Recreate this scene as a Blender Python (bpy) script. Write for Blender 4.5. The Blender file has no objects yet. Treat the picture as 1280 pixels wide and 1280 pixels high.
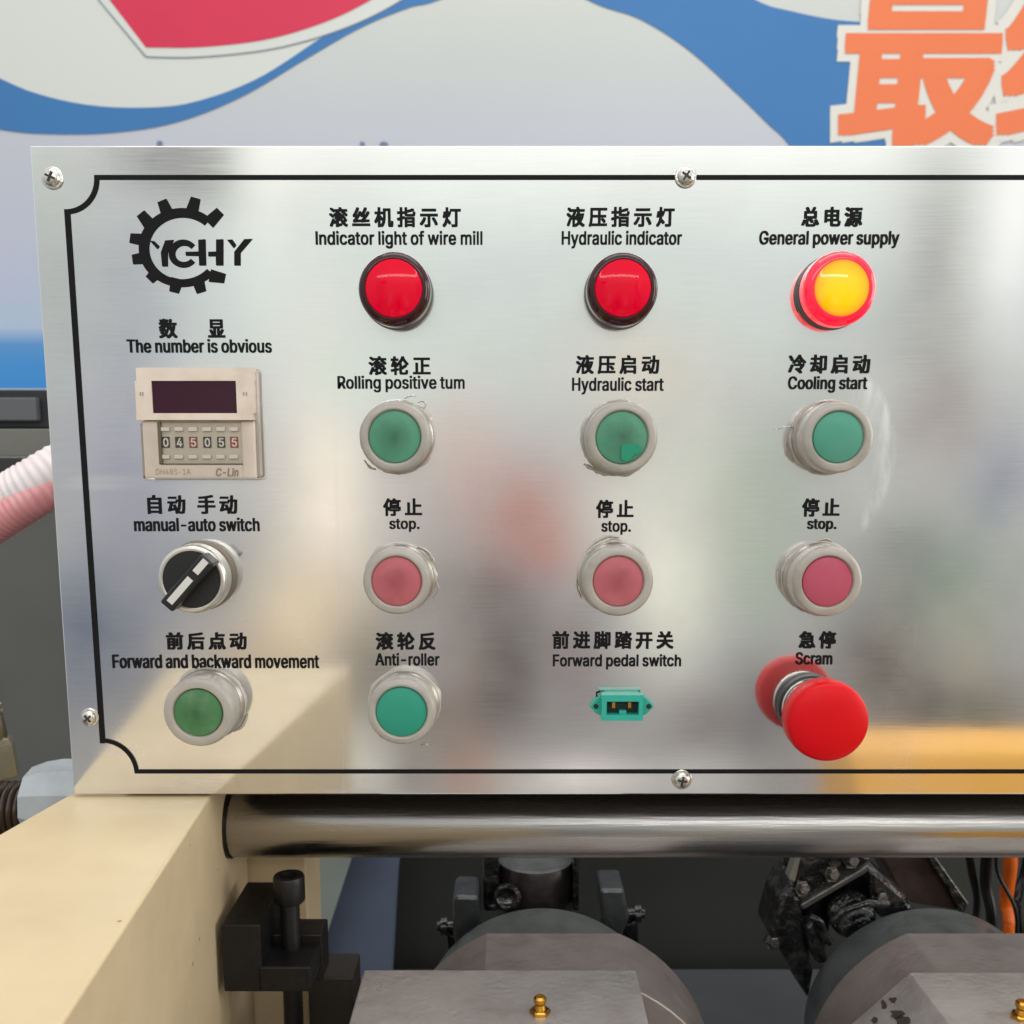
import bpy, bmesh, math, random
from mathutils import Vector, Matrix
from mathutils.geometry import tessellate_polygon
random.seed(4)
R = math.radians
S = bpy.context.scene
COL = S.collection

# ------------------------------------------------------------------ camera, world, lamps, exposure
D = 0.413                      # metres from the lens to the steel panel
ZC = 1.25                      # lens height
PITCH = R(8.87)
F = 1280.0
PPV = 760.0
CAM = Vector((0, -D, ZC))
cam = bpy.data.cameras.new('camera'); co = bpy.data.objects.new('camera', cam); COL.objects.link(co)
co.location = CAM; co.rotation_euler = (math.pi/2 - PITCH, 0, 0)
cam.sensor_width = 36; cam.lens = 36; cam.shift_y = (PPV - 640)/1280
cam.clip_start = 0.01; cam.clip_end = 60
cam.dof.use_dof = True; cam.dof.focus_distance = 0.385; cam.dof.aperture_fstop = 22
S.camera = co
S.view_settings.view_transform = 'Standard'; S.view_settings.look = 'None'
S.view_settings.exposure = 0.12; S.view_settings.gamma = 1.0; S.view_settings.use_curve_mapping = False

_f = Vector((0, math.cos(PITCH), -math.sin(PITCH))); _u = Vector((0, math.sin(PITCH), math.cos(PITCH)))
def ray(u, v):
    return Vector((1, 0, 0))*((u-640)/F) + _u*(-(v-PPV)/F) + _f
def P(u, v, y=0.0):            # point of the sight line at depth y
    d = ray(u, v); return CAM + d*((y - CAM.y)/d.y)
def PZ(u, v, z):               # point of the sight line at height z
    d = ray(u, v); return CAM + d*((z - CAM.z)/d.z)
def PX(u, v, x):
    d = ray(u, v); return CAM + d*((x - CAM.x)/d.x)
def M(u, v, y, px):            # pixels -> metres near a point
    return (P(u+1, v, y)-P(u, v, y)).length*px

def lin(c):
    out = []
    for x in c:
        x /= 255.0
        out.append(x/12.92 if x <= 0.04045 else ((x+0.055)/1.055)**2.4)
    return tuple(out)
def rgba(c): return (*lin(c), 1)

# world: the hall behind the photographer, as soft patches of light by direction
world = bpy.data.worlds.new('World'); S.world = world; world.use_nodes = True
def build_world():
    nt = world.node_tree; N = nt.nodes; L = nt.links; N.clear()
    out = N.new('ShaderNodeOutputWorld'); bg = N.new('ShaderNodeBackground'); L.new(bg.outputs[0], out.inputs[0])
    tc = N.new('ShaderNodeTexCoord'); sp = N.new('ShaderNodeSeparateXYZ'); L.new(tc.outputs['Generated'], sp.inputs[0])
    def m(op, a, b=None, c=None, clamp=False):
        n = N.new('ShaderNodeMath'); n.operation = op; n.use_clamp = clamp
        for i, x in enumerate((a, b, c)):
            if x is None: continue
            if isinstance(x, (int, float)): n.inputs[i].default_value = x
            else: L.new(x, n.inputs[i])
        return n.outputs[0]
    x, y, z = sp.outputs
    dy = m('MAXIMUM', m('MULTIPLY', y, -1.0), 0.05)
    gx = m('DIVIDE', x, dy); gz = m('DIVIDE', z, dy)
    def mix(fac, a, b):
        n = N.new('ShaderNodeMix'); n.data_type = 'RGBA'
        L.new(fac, n.inputs[0])
        for i, q in ((6, a), (7, b)):
            if isinstance(q, tuple): n.inputs[i].default_value = (*q, 1)
            else: L.new(q, n.inputs[i])
        return n.outputs[2]
    # base: pale above, dimmer below
    up = m('MULTIPLY_ADD', z, 0.8, 0.5, True)
    c = mix(up, WORLD_LOW, WORLD_HIGH)
    front = m('MULTIPLY_ADD', y, -6.0, -0.3, True)
    for (u, v, su, sv, col, k) in PATCHES:
        p = P(u, v, 0); a = p.x/D; b = (p.z-ZC)/D
        sa = su/1280*1.05; sb = sv/1280*1.05
        ex = m('POWER', m('DIVIDE', m('SUBTRACT', gx, a), sa), 2.0)
        ez = m('POWER', m('DIVIDE', m('SUBTRACT', gz, b), sb), 2.0)
        g = m('EXPONENT', m('MULTIPLY', m('ADD', ex, ez), -1.0))
        c = mix(m('MULTIPLY', m('MULTIPLY', g, front), k), c, tuple(q**1.45*PATCH_GAIN for q in lin(col)))
    L.new(c, bg.inputs[0]); bg.inputs[1].default_value = 1.0
WORLD_LOW = (0.24, 0.23, 0.215); WORLD_HIGH = (0.95, 0.97, 1.0)
PATCH_GAIN = 1.42
PATCHES = [  # u, v, width, height (where the panel mirrors it), colour, weight
    (760, 60, 800, 190, (255, 255, 250), 1.0),
    (640, 400, 900, 170, (206, 214, 212), .95),
    (700, 640, 900, 180, (190, 190, 188), .95),
    (640, 900, 1100, 170, (158, 157, 156), .95),
    (190, 196, 85, 48, (8, 10, 10), 1.0),
    (262, 198, 44, 40, (12, 14, 14), .95),
    (330, 205, 30, 60, (250, 250, 244), .9),
    (60, 330, 75, 250, (180, 184, 180), .9),
    (170, 350, 70, 110, (172, 175, 180), .85),
    (330, 300, 40, 130, (222, 226, 222), .6),
    (150, 590, 75, 160, (164, 165, 178), .95),
    (110, 800, 85, 110, (112, 122, 140), 1.0),
    (230, 720, 90, 60, (150, 152, 160), .85),
    (410, 610, 50, 170, (244, 234, 222), 1.0),
    (425, 470, 45, 60, (206, 214, 206), .7),
    (385, 765, 60, 65, (232, 216, 186), .95),
    (330, 880, 80, 90, (206, 184, 146), .7),
    (460, 830, 50, 70, (134, 128, 118), .9),
    (500, 480, 110, 60, (214, 220, 214), .6),
    (575, 560, 50, 60, (206, 188, 180), .8),
    (650, 640, 72, 58, (186, 132, 124), 1.0),
    (690, 690, 40, 30, (196, 140, 132), .8),
    (600, 735, 58, 44, (116, 92, 86), 1.0),
    (632, 805, 55, 55, (64, 50, 46), 1.0),
    (625, 865, 42, 55, (84, 70, 64), 1.0),
    (560, 900, 38, 50, (138, 122, 112), .85),
    (585, 840, 25, 40, (176, 158, 150), .6),
    (720, 820, 48, 80, (150, 140, 142), .85),
    (840, 720, 48, 120, (238, 238, 226), 1.0),
    (875, 580, 60, 90, (206, 208, 198), .7),
    (770, 640, 45, 60, (218, 216, 208), .8),
    (800, 460, 80, 60, (216, 206, 190), .6),
    (950, 660, 60, 130, (176, 186, 172), .85),
    (945, 905, 50, 70, (132, 132, 134), .95),
    (870, 905, 50, 40, (140, 132, 130), .85),
    (1120, 690, 50, 40, (136, 138, 136), .8),
    (1165, 350, 42, 160, (146, 145, 142), .95),
    (1205, 330, 20, 150, (206, 206, 202), .6),
    (1180, 520, 60, 70, (164, 154, 150), .85),
    (1255, 600, 42, 70, (148, 152, 166), .9),
    (1195, 740, 80, 75, (134, 150, 134), .9),
    (1100, 825, 48, 90, (80, 72, 60), 1.0),
    (1150, 880, 52, 50, (72, 76, 86), 1.0),
    (1210, 830, 36, 60, (176, 172, 156), .6),
    (1235, 890, 60, 45, (116, 116, 104), .9),
    (1265, 270, 32, 120, (244, 244, 244), .95),
    (366, 925, 17, 70, (30, 28, 24), 1.0),
    (405, 935, 15, 55, (176, 174, 164), .85),
    (455, 955, 28, 40, (236, 236, 226), 1.0),
    (505, 955, 16, 40, (104, 100, 92), .8),
    (590, 968, 38, 36, (176, 134, 104), .95),
    (720, 974, 90, 22, (232, 226, 220), 1.0),
    (880, 972, 50, 22, (214, 212, 208), .9),
]
build_world()

def area(name, loc, target, sx, sy, watts, color=(1, 1, 1), spread=180):
    l = bpy.data.lights.new(name, 'AREA'); l.shape = 'RECTANGLE'; l.size = sx; l.size_y = sy
    l.energy = watts; l.color = color; l.spread = R(spread)
    o = bpy.data.objects.new(name, l); COL.objects.link(o); o.location = loc
    o.rotation_euler = (Vector(target)-Vector(loc)).to_track_quat('-Z', 'Z').to_euler()
    return o
area('ceiling_lamp', (0.3, -0.9, 3.4), (0.0, -0.1, 1.0), 2.6, 1.4, 10, (1.0, 0.97, 0.92))
area('tube_lamp', (-0.03, -3.0, ZC+1.30), (0.0, 0, ZC), 2.95, 0.14, 11.0, (1.0, 0.98, 0.95))
area('side_fill', (2.0, -0.7, 1.5), (-0.1, 0.0, 1.0), 1.2, 1.0, 14, (1.0, 0.97, 0.92))  # unseen fill added at the right to brighten the cream side and machinery
area('hall_lamp', (0.2, 0.1, 3.2), (0.1, 1.3, 1.3), 2.0, 0.8, 15, (1.0, 0.98, 0.96))

# ------------------------------------------------------------------ materials
MATS = {}
def mat(name, color, rough=.5, metal=0.0, var=0.0, vscale=60, bump=0.0, bscale=300, coat=0.0, emit=None, estr=0.0,
        dirt=None, dscale=40, damt=.5, stretch=(1, 1, 1), rvar=0.0, spec=.5, trans=0.0, centre=None, crad=.008, camt=.6, specks=None, bdist=.001):
    if name in MATS: return MATS[name]
    mt = bpy.data.materials.new(name); mt.use_nodes = True; MATS[name] = mt
    nt = mt.node_tree; N = nt.nodes; L = nt.links; b = N['Principled BSDF']
    b.inputs['Base Color'].default_value = rgba(color)
    b.inputs['Roughness'].default_value = rough; b.inputs['Metallic'].default_value = metal
    b.inputs['Coat Weight'].default_value = coat; b.inputs['Coat Roughness'].default_value = .05
    b.inputs['Specular IOR Level'].default_value = spec
    b.inputs['Transmission Weight'].default_value = trans
    if emit: b.inputs['Emission Color'].default_value = rgba(emit); b.inputs['Emission Strength'].default_value = estr
    tc = N.new('ShaderNodeTexCoord'); mp = N.new('ShaderNodeMapping'); mp.inputs['Scale'].default_value = stretch
    oi = N.new('ShaderNodeObjectInfo'); ad = N.new('ShaderNodeVectorMath'); ad.operation = 'ADD'
    L.new(tc.outputs['Object'], ad.inputs[0]); L.new(oi.outputs['Random'], ad.inputs[1])
    L.new(ad.outputs[0], mp.inputs[0])
    def noise(sc, det=4):
        n = N.new('ShaderNodeTexNoise'); n.inputs['Scale'].default_value = sc; n.inputs['Detail'].default_value = det
        L.new(mp.outputs[0], n.inputs['Vector']); return n
    last = None
    if var:
        n = noise(vscale); hs = N.new('ShaderNodeHueSaturation'); hs.inputs['Color'].default_value = rgba(color)
        mr = N.new('ShaderNodeMapRange'); mr.inputs[1].default_value = .3; mr.inputs[2].default_value = .7
        mr.inputs[3].default_value = 1-var; mr.inputs[4].default_value = 1+var
        L.new(n.outputs[0], mr.inputs[0]); L.new(mr.outputs[0], hs.inputs['Value']); last = hs.outputs[0]
    if dirt:
        n = noise(dscale, 6); mr = N.new('ShaderNodeMapRange'); mr.inputs[1].default_value = .5; mr.inputs[2].default_value = .72
        mr.inputs[4].default_value = damt
        mx = N.new('ShaderNodeMix'); mx.data_type = 'RGBA'; mx.inputs[7].default_value = rgba(dirt)
        mx.inputs[6].default_value = rgba(color)
        if last: L.new(last, mx.inputs[6])
        L.new(n.outputs[0], mr.inputs[0]); L.new(mr.outputs[0], mx.inputs[0]); last = mx.outputs[2]
    if specks:                                   # paint chips and dust
        vo = N.new('ShaderNodeTexVoronoi'); vo.inputs['Scale'].default_value = 55; L.new(mp.outputs[0], vo.inputs['Vector'])
        nz = noise(400, 3); a3 = N.new('ShaderNodeMath'); a3.operation = 'MULTIPLY_ADD'; a3.inputs[1].default_value = .12; L.new(nz.outputs[0], a3.inputs[0]); L.new(vo.outputs['Distance'], a3.inputs[2])
        mr = N.new('ShaderNodeMapRange'); mr.inputs[1].default_value = .085; mr.inputs[2].default_value = .11; mr.inputs[3].default_value = .8; mr.inputs[4].default_value = 0
        L.new(a3.outputs[0], mr.inputs[0]); mx = N.new('ShaderNodeMix'); mx.data_type = 'RGBA'; mx.inputs[6].default_value = rgba(color); mx.inputs[7].default_value = rgba(specks)
        if last: L.new(last, mx.inputs[6])
        L.new(mr.outputs[0], mx.inputs[0]); last = mx.outputs[2]
    if centre:                                   # grime pressed into the middle by fingers
        ln = N.new('ShaderNodeVectorMath'); ln.operation = 'LENGTH'; L.new(tc.outputs['Object'], ln.inputs[0])
        of = N.new('ShaderNodeVectorMath'); of.operation = 'MULTIPLY'; of.inputs[1].default_value = (1, 0, 1)
        L.new(tc.outputs['Object'], of.inputs[0]); L.new(of.outputs[0], ln.inputs[0])
        nz = noise(260, 5); a2 = N.new('ShaderNodeMath'); a2.operation = 'MULTIPLY_ADD'; a2.inputs[1].default_value = .006; L.new(nz.outputs[0], a2.inputs[0]); L.new(ln.outputs['Value'], a2.inputs[2])
        mr = N.new('ShaderNodeMapRange'); mr.inputs[1].default_value = .003; mr.inputs[2].default_value = .003+crad; mr.inputs[3].default_value = camt; mr.inputs[4].default_value = 0
        L.new(a2.outputs[0], mr.inputs[0]); mx = N.new('ShaderNodeMix'); mx.data_type = 'RGBA'; mx.inputs[6].default_value = rgba(color); mx.inputs[7].default_value = rgba(centre)
        if last: L.new(last, mx.inputs[6])
        L.new(mr.outputs[0], mx.inputs[0]); last = mx.outputs[2]
    if last: L.new(last, b.inputs['Base Color'])
    if rvar:
        n = noise(vscale*1.7); mr = N.new('ShaderNodeMapRange'); mr.inputs[1].default_value = .3; mr.inputs[2].default_value = .7
        mr.inputs[3].default_value = max(0, rough-rvar); mr.inputs[4].default_value = rough+rvar
        L.new(n.outputs[0], mr.inputs[0]); L.new(mr.outputs[0], b.inputs['Roughness'])
    if bump:
        n = noise(bscale, 3); bp = N.new('ShaderNodeBump'); bp.inputs['Strength'].default_value = bump; bp.inputs['Distance'].default_value = bdist
        L.new(n.outputs[0], bp.inputs['Height']); L.new(bp.outputs[0], b.inputs['Normal'])
    return mt

def steel_sheet():
    mt = bpy.data.materials.new('brushed_steel_sheet'); mt.use_nodes = True
    nt = mt.node_tree; N = nt.nodes; L = nt.links; b = N['Principled BSDF']
    b.inputs['Metallic'].default_value = 1
    tc = N.new('ShaderNodeTexCoord')
    def noise(scale, stretch, det=5):
        mp = N.new('ShaderNodeMapping'); mp.inputs['Scale'].default_value = stretch
        L.new(tc.outputs['Object'], mp.inputs[0])
        n = N.new('ShaderNodeTexNoise'); n.inputs['Scale'].default_value = scale; n.inputs['Detail'].default_value = det
        L.new(mp.outputs[0], n.inputs['Vector']); return n.outputs[0]
    def rng(s, a, b_, c, d):
        mr = N.new('ShaderNodeMapRange'); mr.inputs[1].default_value = a; mr.inputs[2].default_value = b_
        mr.inputs[3].default_value = c; mr.inputs[4].default_value = d; L.new(s, mr.inputs[0]); return mr.outputs[0]
    def m(op, a, b_):
        n = N.new('ShaderNodeMath'); n.operation = op
        for i, x in enumerate((a, b_)):
            if isinstance(x, (int, float)): n.inputs[i].default_value = x
            else: L.new(x, n.inputs[i])
        return n.outputs[0]
    brush = noise(40, (1.2, 1, 42), 6)          # long horizontal grain
    cloud = noise(13, (1, 1, 1), 5)
    # colour: clean steel with faint oily stains
    mx = N.new('ShaderNodeMix'); mx.data_type = 'RGBA'; mx.inputs[6].default_value = (.80, .80, .785, 1); mx.inputs[7].default_value = (.70, .685, .67, 1)
    L.new(rng(cloud, .45, .75, 0, .8), mx.inputs[0])
    ml = N.new('ShaderNodeMix'); ml.data_type = 'RGBA'; ml.blend_type = 'MULTIPLY'; ml.inputs[0].default_value = 1
    L.new(mx.outputs[2], ml.inputs[6]); cr = N.new('ShaderNodeCombineColor')
    g = rng(brush, .3, .7, .98, 1.012)
    for i in range(3): L.new(g, cr.inputs[i])
    L.new(cr.outputs[0], ml.inputs[7])
    # rubbed, scratched patch beside the cooling button
    sp = N.new('ShaderNodeSeparateXYZ'); L.new(tc.outputs['Object'], sp.inputs[0])
    pc = P(1045, 570, 0)
    dx = m('SUBTRACT', sp.outputs[0], pc.x); dz = m('SUBTRACT', sp.outputs[2], pc.z-ZC)
    rr = m('SQRT', m('ADD', m('MULTIPLY', dx, dx), m('MULTIPLY', m('MULTIPLY', dz, dz), .45)), 0)
    ring = m('MULTIPLY', rng(rr, .0222, .0245, 1, 0), rng(rr, .0125, .0225, .2, .9))
    side = m('MULTIPLY', rng(dx, .002, .012, 0, 1), rng(noise(120, (1.5, 1, .35), 6), .42, .62, .15, 1))
    rub = m('MULTIPLY', ring, side)
    m2 = N.new('ShaderNodeMix'); m2.data_type = 'RGBA'; m2.inputs[7].default_value = (.90, .92, .95, 1)
    L.new(m('MULTIPLY', rub, .6), m2.inputs[0]); L.new(ml.outputs[2], m2.inputs[6])
    L.new(m2.outputs[2], b.inputs['Base Color'])
    sc = m('MULTIPLY', rng(noise(34, (1, 1, .03), 2), .66, .70, 0, 1), rng(noise(9, (1, 1, 1), 2), .5, .62, 0, 1))
    s2 = m('MULTIPLY', rng(noise(60, (.04, 1, 1), 2), .68, .71, 0, 1), rng(noise(7, (1, 1, 1), 2), .5, .62, 0, 1))
    scr = m('ADD', sc, s2)
    ro = m('ADD', m('ADD', rng(cloud, .3, .7, .06, .12), rng(brush, .3, .7, -.01, .015)), m('MULTIPLY', rub, .2))
    L.new(ro, b.inputs['Roughness'])
    bp = N.new('ShaderNodeBump'); bp.inputs['Strength'].default_value = .06; bp.inputs['Distance'].default_value = .00004
    L.new(brush, bp.inputs['Height'])
    wv = N.new('ShaderNodeBump'); wv.inputs['Strength'].default_value = .16; wv.inputs['Distance'].default_value = .0012
    L.new(noise(9, (1, 1, .6), 2), wv.inputs['Height']); L.new(bp.outputs[0], wv.inputs['Normal'])
    L.new(wv.outputs[0], b.inputs['Normal'])
    hz = N.new('ShaderNodeBsdfPrincipled'); hz.inputs['Metallic'].default_value = 1; hz.inputs['Roughness'].default_value = .42
    L.new(m2.outputs[2], hz.inputs['Base Color']); L.new(bp.outputs[0], hz.inputs['Normal'])
    ms = N.new('ShaderNodeMixShader'); sm = noise(22, (1, 1, 1), 6)
    L.new(m('ADD', rng(sm, .4, .7, .10, .30), m('MULTIPLY', m('ADD', rub, scr), .4)), ms.inputs[0])
    L.new(b.outputs[0], ms.inputs[1]); L.new(hz.outputs[0], ms.inputs[2]); L.new(ms.outputs[0], N['Material Output'].inputs[0])
    return mt
STEEL = steel_sheet()
INK = mat('black_print', (20, 20, 22), .6, var=.1, vscale=300, spec=.15)
CREAM = mat('cream_paint', (206, 186, 149), .45, var=.05, vscale=18, bump=.35, bscale=70, dirt=(190, 164, 122), dscale=26, damt=.28, rvar=.08, specks=(92, 76, 56))
BOOT = mat('silicone_boot', (206, 199, 188), .34, var=.05, vscale=120, dirt=(166, 154, 138), dscale=110, damt=.5, coat=.35, trans=.42)
BEZEL = mat('satin_bezel', (176, 170, 160), .3, .75, var=.08, vscale=150)
SEALANT = mat('clear_sealant', (178, 172, 160), .3, var=.08, vscale=200, coat=.3)
GREEN = mat('green_button', (74, 140, 110), .5, var=.06, vscale=90, dirt=(92, 140, 112), dscale=90, damt=.5, centre=(34, 84, 58), camt=.75)
TEALG = mat('clean_green_button', (34, 142, 116), .42, var=.04, vscale=70)
JGREEN = mat('grimy_green_button', (64, 116, 70), .5, var=.1, vscale=80, dirt=(110, 140, 112), dscale=90, damt=.6, centre=(24, 84, 36), camt=.85)
ROSE = mat('faded_red_button', (178, 92, 98), .5, var=.06, vscale=80, dirt=(190, 116, 118), dscale=90, damt=.5, centre=(128, 48, 56), camt=.6)
CHROME = mat('bright_metal', (214, 210, 202), .22, 1, var=.04, vscale=80)
ZINC = mat('zinc_screw', (206, 204, 196), .25, 1, var=.1, vscale=900, bump=.2, bscale=900)
BLACKP = mat('black_plastic', (20, 21, 22), .38, var=.1, vscale=200)
BLACKM = mat('blackened_steel', (24, 23, 23), .42, .3, var=.2, vscale=90, bump=.25, bscale=240)
WHITEP = mat('white_plastic', (205, 205, 200), .5, var=.04)
REDLENS = mat('red_lens', (222, 0, 42), .05, var=.03, vscale=50, spec=.2, emit=(230, 0, 44), estr=.06)  # slight glow added so the unlit lens keeps a bright red
RIM = mat('dark_red_rim', (52, 10, 14), .08, spec=.45)
GASKET_AND_SHADE = mat('grey_gasket_and_shade', (92, 90, 86), .55, var=.1)
def lit_lens():
    mt = mat('lit_amber_lens', (140, 60, 0), .06, emit=(255, 200, 0), estr=.95); nt = mt.node_tree; N = nt.nodes; L = nt.links
    tc = N.new('ShaderNodeTexCoord'); of = N.new('ShaderNodeVectorMath'); of.operation = 'MULTIPLY'; of.inputs[1].default_value = (1, 0, 1)
    ln = N.new('ShaderNodeVectorMath'); ln.operation = 'LENGTH'; L.new(tc.outputs['Object'], of.inputs[0]); L.new(of.outputs[0], ln.inputs[0])
    mr = N.new('ShaderNodeMapRange'); mr.inputs[2].default_value = .0108; L.new(ln.outputs['Value'], mr.inputs[0])
    cr = N.new('ShaderNodeValToRGB'); e = cr.color_ramp.elements; e[0].color = rgba((255, 212, 0)); e[1].color = rgba((255, 120, 40))
    for p_, c_ in ((.55, (255, 204, 0)), (.82, (255, 182, 8)), (.94, (255, 150, 20))): e.new(p_).color = rgba(c_)
    L.new(mr.outputs[0], cr.inputs[0]); L.new(cr.outputs[0], N['Principled BSDF'].inputs['Emission Color']); return mt
LITLENS = lit_lens(); LITEDGE = LITLENS
LITRIM = mat('lit_red_rim', (190, 6, 36), .1, coat=.6, emit=(255, 6, 52), estr=.85)
ESTOP = mat('red_mushroom', (208, 4, 18), .4, var=.03, vscale=60, spec=.22)
TEAL = mat('teal_plastic', (44, 168, 148), .4, var=.05, vscale=200)
DARKHOLE = mat('dark_socket', (10, 44, 42), .6)
BEIGE = mat('beige_plastic', (222, 208, 192), .45, var=.04, vscale=120, dirt=(180, 160, 138), dscale=90, damt=.35)
MAROON = mat('maroon_window', (56, 16, 34), .1, spec=.35)
WHEELF = mat('thumbwheel_face', (196, 186, 168), .5, var=.04)
WELL = mat('digit_well', (66, 66, 58), .5)
WELLR = mat('red_digit_well', (150, 62, 56), .5)
GROOVE_SHADE = mat('shadow_line', (112, 100, 84), .6)
FAINT = mat('faint_grey_print', (158, 142, 124), .5)
GOLD = mat('brass', (206, 152, 62), .25, 1, var=.12, vscale=400)
RODM = mat('polished_rod', (166, 164, 161), .26, 1, var=.1, vscale=120, stretch=(.05, 1, 1), rvar=.06, bump=.15, bscale=500)
CAST = mat('grey_cast_steel', (184, 178, 172), .38, .5, var=.1, vscale=35, dirt=(120, 112, 106), dscale=55, damt=.3, bump=.3, bscale=300, rvar=.12, specks=(40, 36, 32))
CASTF = mat('brown_grey_steel', (156, 144, 138), .4, .5, var=.07, vscale=35, dirt=(112, 102, 96), dscale=45, damt=.3, bump=.25, bscale=300, rvar=.1)
CASTD = mat('dark_grey_paint', (92, 95, 93), .32, .2, var=.15, vscale=40, dirt=(44, 46, 44), dscale=30, damt=.75, bump=.4, bscale=160, coat=.2, rvar=.1)
GREASE = mat('greasy_black', (30, 31, 32), .2, .3, var=.3, vscale=90, bump=1.0, bscale=120, bdist=.0035, coat=.6, rvar=.1, dirt=(120, 116, 110), dscale=140, damt=.35)
DARKPL = mat('dark_machine_grey', (90, 91, 88), .55, var=.08, vscale=12)
GREYGR = mat('grey_green_plate', (148, 156, 148), .55, var=.06, vscale=14)
SLATE = mat('slate_blue_plate', (108, 120, 142), .45, var=.1, vscale=12)
def clear_plastic():
    mt = bpy.data.materials.new('clear_plastic'); mt.use_nodes = True
    nt = mt.node_tree; N = nt.nodes; L = nt.links; N.remove(N['Principled BSDF'])
    t = N.new('ShaderNodeBsdfTransparent'); t.inputs[0].default_value = (.99, .985, .98, 1)
    g = N.new('ShaderNodeBsdfGlossy'); g.inputs['Roughness'].default_value = .12
    lw = N.new('ShaderNodeLayerWeight'); lw.inputs[0].default_value = .12
    mx = N.new('ShaderNodeMixShader'); L.new(lw.outputs[0], mx.inputs[0]); L.new(t.outputs[0], mx.inputs[1]); L.new(g.outputs[0], mx.inputs[2])
    L.new(mx.outputs[0], N['Material Output'].inputs[0]); return mt
CLEAR = clear_plastic()

# ------------------------------------------------------------------ builders
ORIG = {}
def empty(name, loc):
    o = bpy.data.objects.new(name, None); COL.objects.link(o); o.location = loc; o.empty_display_size = .02
    ORIG[o] = Vector(loc); return o
def tag(o, label=None, cat=None, group=None, kind=None):
    if label: o['label'] = label
    if cat: o['category'] = cat
    if group: o['group'] = group
    if kind: o['kind'] = kind
    return o
def obj(name, bm, mt, parent=None, origin=None, smooth=40, bevel=0, bseg=2):
    if origin is None: origin = ORIG[parent] if parent else Vector((0, 0, 0))
    origin = Vector(origin)
    bmesh.ops.recalc_face_normals(bm, faces=bm.faces)
    bmesh.ops.translate(bm, verts=bm.verts, vec=-origin)
    me = bpy.data.meshes.new(name); bm.to_mesh(me); bm.free()
    for m_ in (mt if isinstance(mt, (list, tuple)) else [mt]): me.materials.append(m_)
    if smooth:
        for p in me.polygons: p.use_smooth = True
        me.set_sharp_from_angle(angle=R(smooth))
    o = bpy.data.objects.new(name, me); COL.objects.link(o); ORIG[o] = origin
    if parent: o.parent = parent; o.location = origin - ORIG[parent]
    else: o.location = origin
    if bevel:
        b = o.modifiers.new('bevel', 'BEVEL'); b.width = bevel; b.segments = bseg; b.limit_method = 'ANGLE'; b.angle_limit = R(35)
    return o
def NB(): return bmesh.new()
def box(bm, c, s, rot=None):
    m_ = Matrix.Translation(Vector(c)) @ (rot.to_4x4() if rot else Matrix()) @ Matrix.Diagonal((*s, 1))
    bmesh.ops.create_cube(bm, size=1, matrix=m_); return bm
def boxp(bm, u0, u1, v0, v1, y0, y1):            # box whose front face (depth y0) spans these pixels
    a = P(u0, v1, y0); b = P(u1, v0, y0)
    return box(bm, ((a.x+b.x)/2, (y0+y1)/2, (a.z+b.z)/2), (abs(b.x-a.x), abs(y1-y0), abs(b.z-a.z)))
def lathe(bm, prof, origin, axis=(0, -1, 0), seg=56, ang0=0, mi=None):
    q = Vector(axis).normalized().to_track_quat('Z', 'Y').to_matrix(); o = Vector(origin); rings = []
    for (r, h) in prof:
        if r < 1e-7: rings.append([bm.verts.new(o + q @ Vector((0, 0, h)))])
        else: rings.append([bm.verts.new(o + q @ Vector((r*math.cos(2*math.pi*k/seg+ang0), r*math.sin(2*math.pi*k/seg+ang0), h))) for k in range(seg)])
    for a, b in zip(rings, rings[1:]):
        if len(a) == 1 and len(b) == 1: continue
        for k in range(seg):
            j = (k+1) % seg
            if len(a) == 1: f = bm.faces.new((a[0], b[k], b[j]))
            elif len(b) == 1: f = bm.faces.new((a[k], a[j], b[0]))
            else: f = bm.faces.new((a[k], a[j], b[j], b[k]))
            if mi is not None: f.material_index = mi
    return bm
def rounded(r0, h0, r1, h1, n=5):                # quarter round from (r0,h0) up and in to (r1,h1)
    return [(r1+(r0-r1)*math.cos(t), h0+(h1-h0)*math.sin(t)) for t in [math.pi/2*k/n for k in range(n+1)]]
def tube(bm, pts, rad, seg=12, cap=True):
    pts = [Vector(p) for p in pts]; n = len(pts); rings = []; up = Vector((.13, .31, .94))
    for i, p in enumerate(pts):
        t = (pts[min(i+1, n-1)]-pts[max(i-1, 0)]).normalized()
        a = t.cross(up).normalized(); b = a.cross(t)
        r = rad(i/(n-1)) if callable(rad) else rad
        rings.append([bm.verts.new(p+a*r*math.cos(2*math.pi*k/seg)+b*r*math.sin(2*math.pi*k/seg)) for k in range(seg)])
    for A, B in zip(rings, rings[1:]):
        for k in range(seg): bm.faces.new((A[k], A[(k+1) % seg], B[(k+1) % seg], B[k]))
    if cap: bm.faces.new(rings[0]); bm.faces.new(rings[-1])
    return bm
def prism(bm, front, off):                       # polygon extruded by a vector
    off = Vector(off); A = [bm.verts.new(Vector(p)) for p in front]; B = [bm.verts.new(Vector(p)+off) for p in front]
    bm.faces.new(A); bm.faces.new(B); n = len(A)
    for k in range(n): bm.faces.new((A[k], A[(k+1) % n], B[(k+1) % n], B[k]))
    return bm
def spline(pts, n=12):
    pts = [Vector(p) for p in pts]; out = []
    for i in range(len(pts)-1):
        p0 = pts[max(i-1, 0)]; p1 = pts[i]; p2 = pts[i+1]; p3 = pts[min(i+2, len(pts)-1)]
        for k in range(n):
            t = k/n
            out.append(.5*((2*p1)+(p2-p0)*t+(2*p0-5*p1+4*p2-p3)*t*t+(3*p1-p0-3*p2+p3)*t**3))
    return out + [pts[-1]]
RK = [0]
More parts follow.
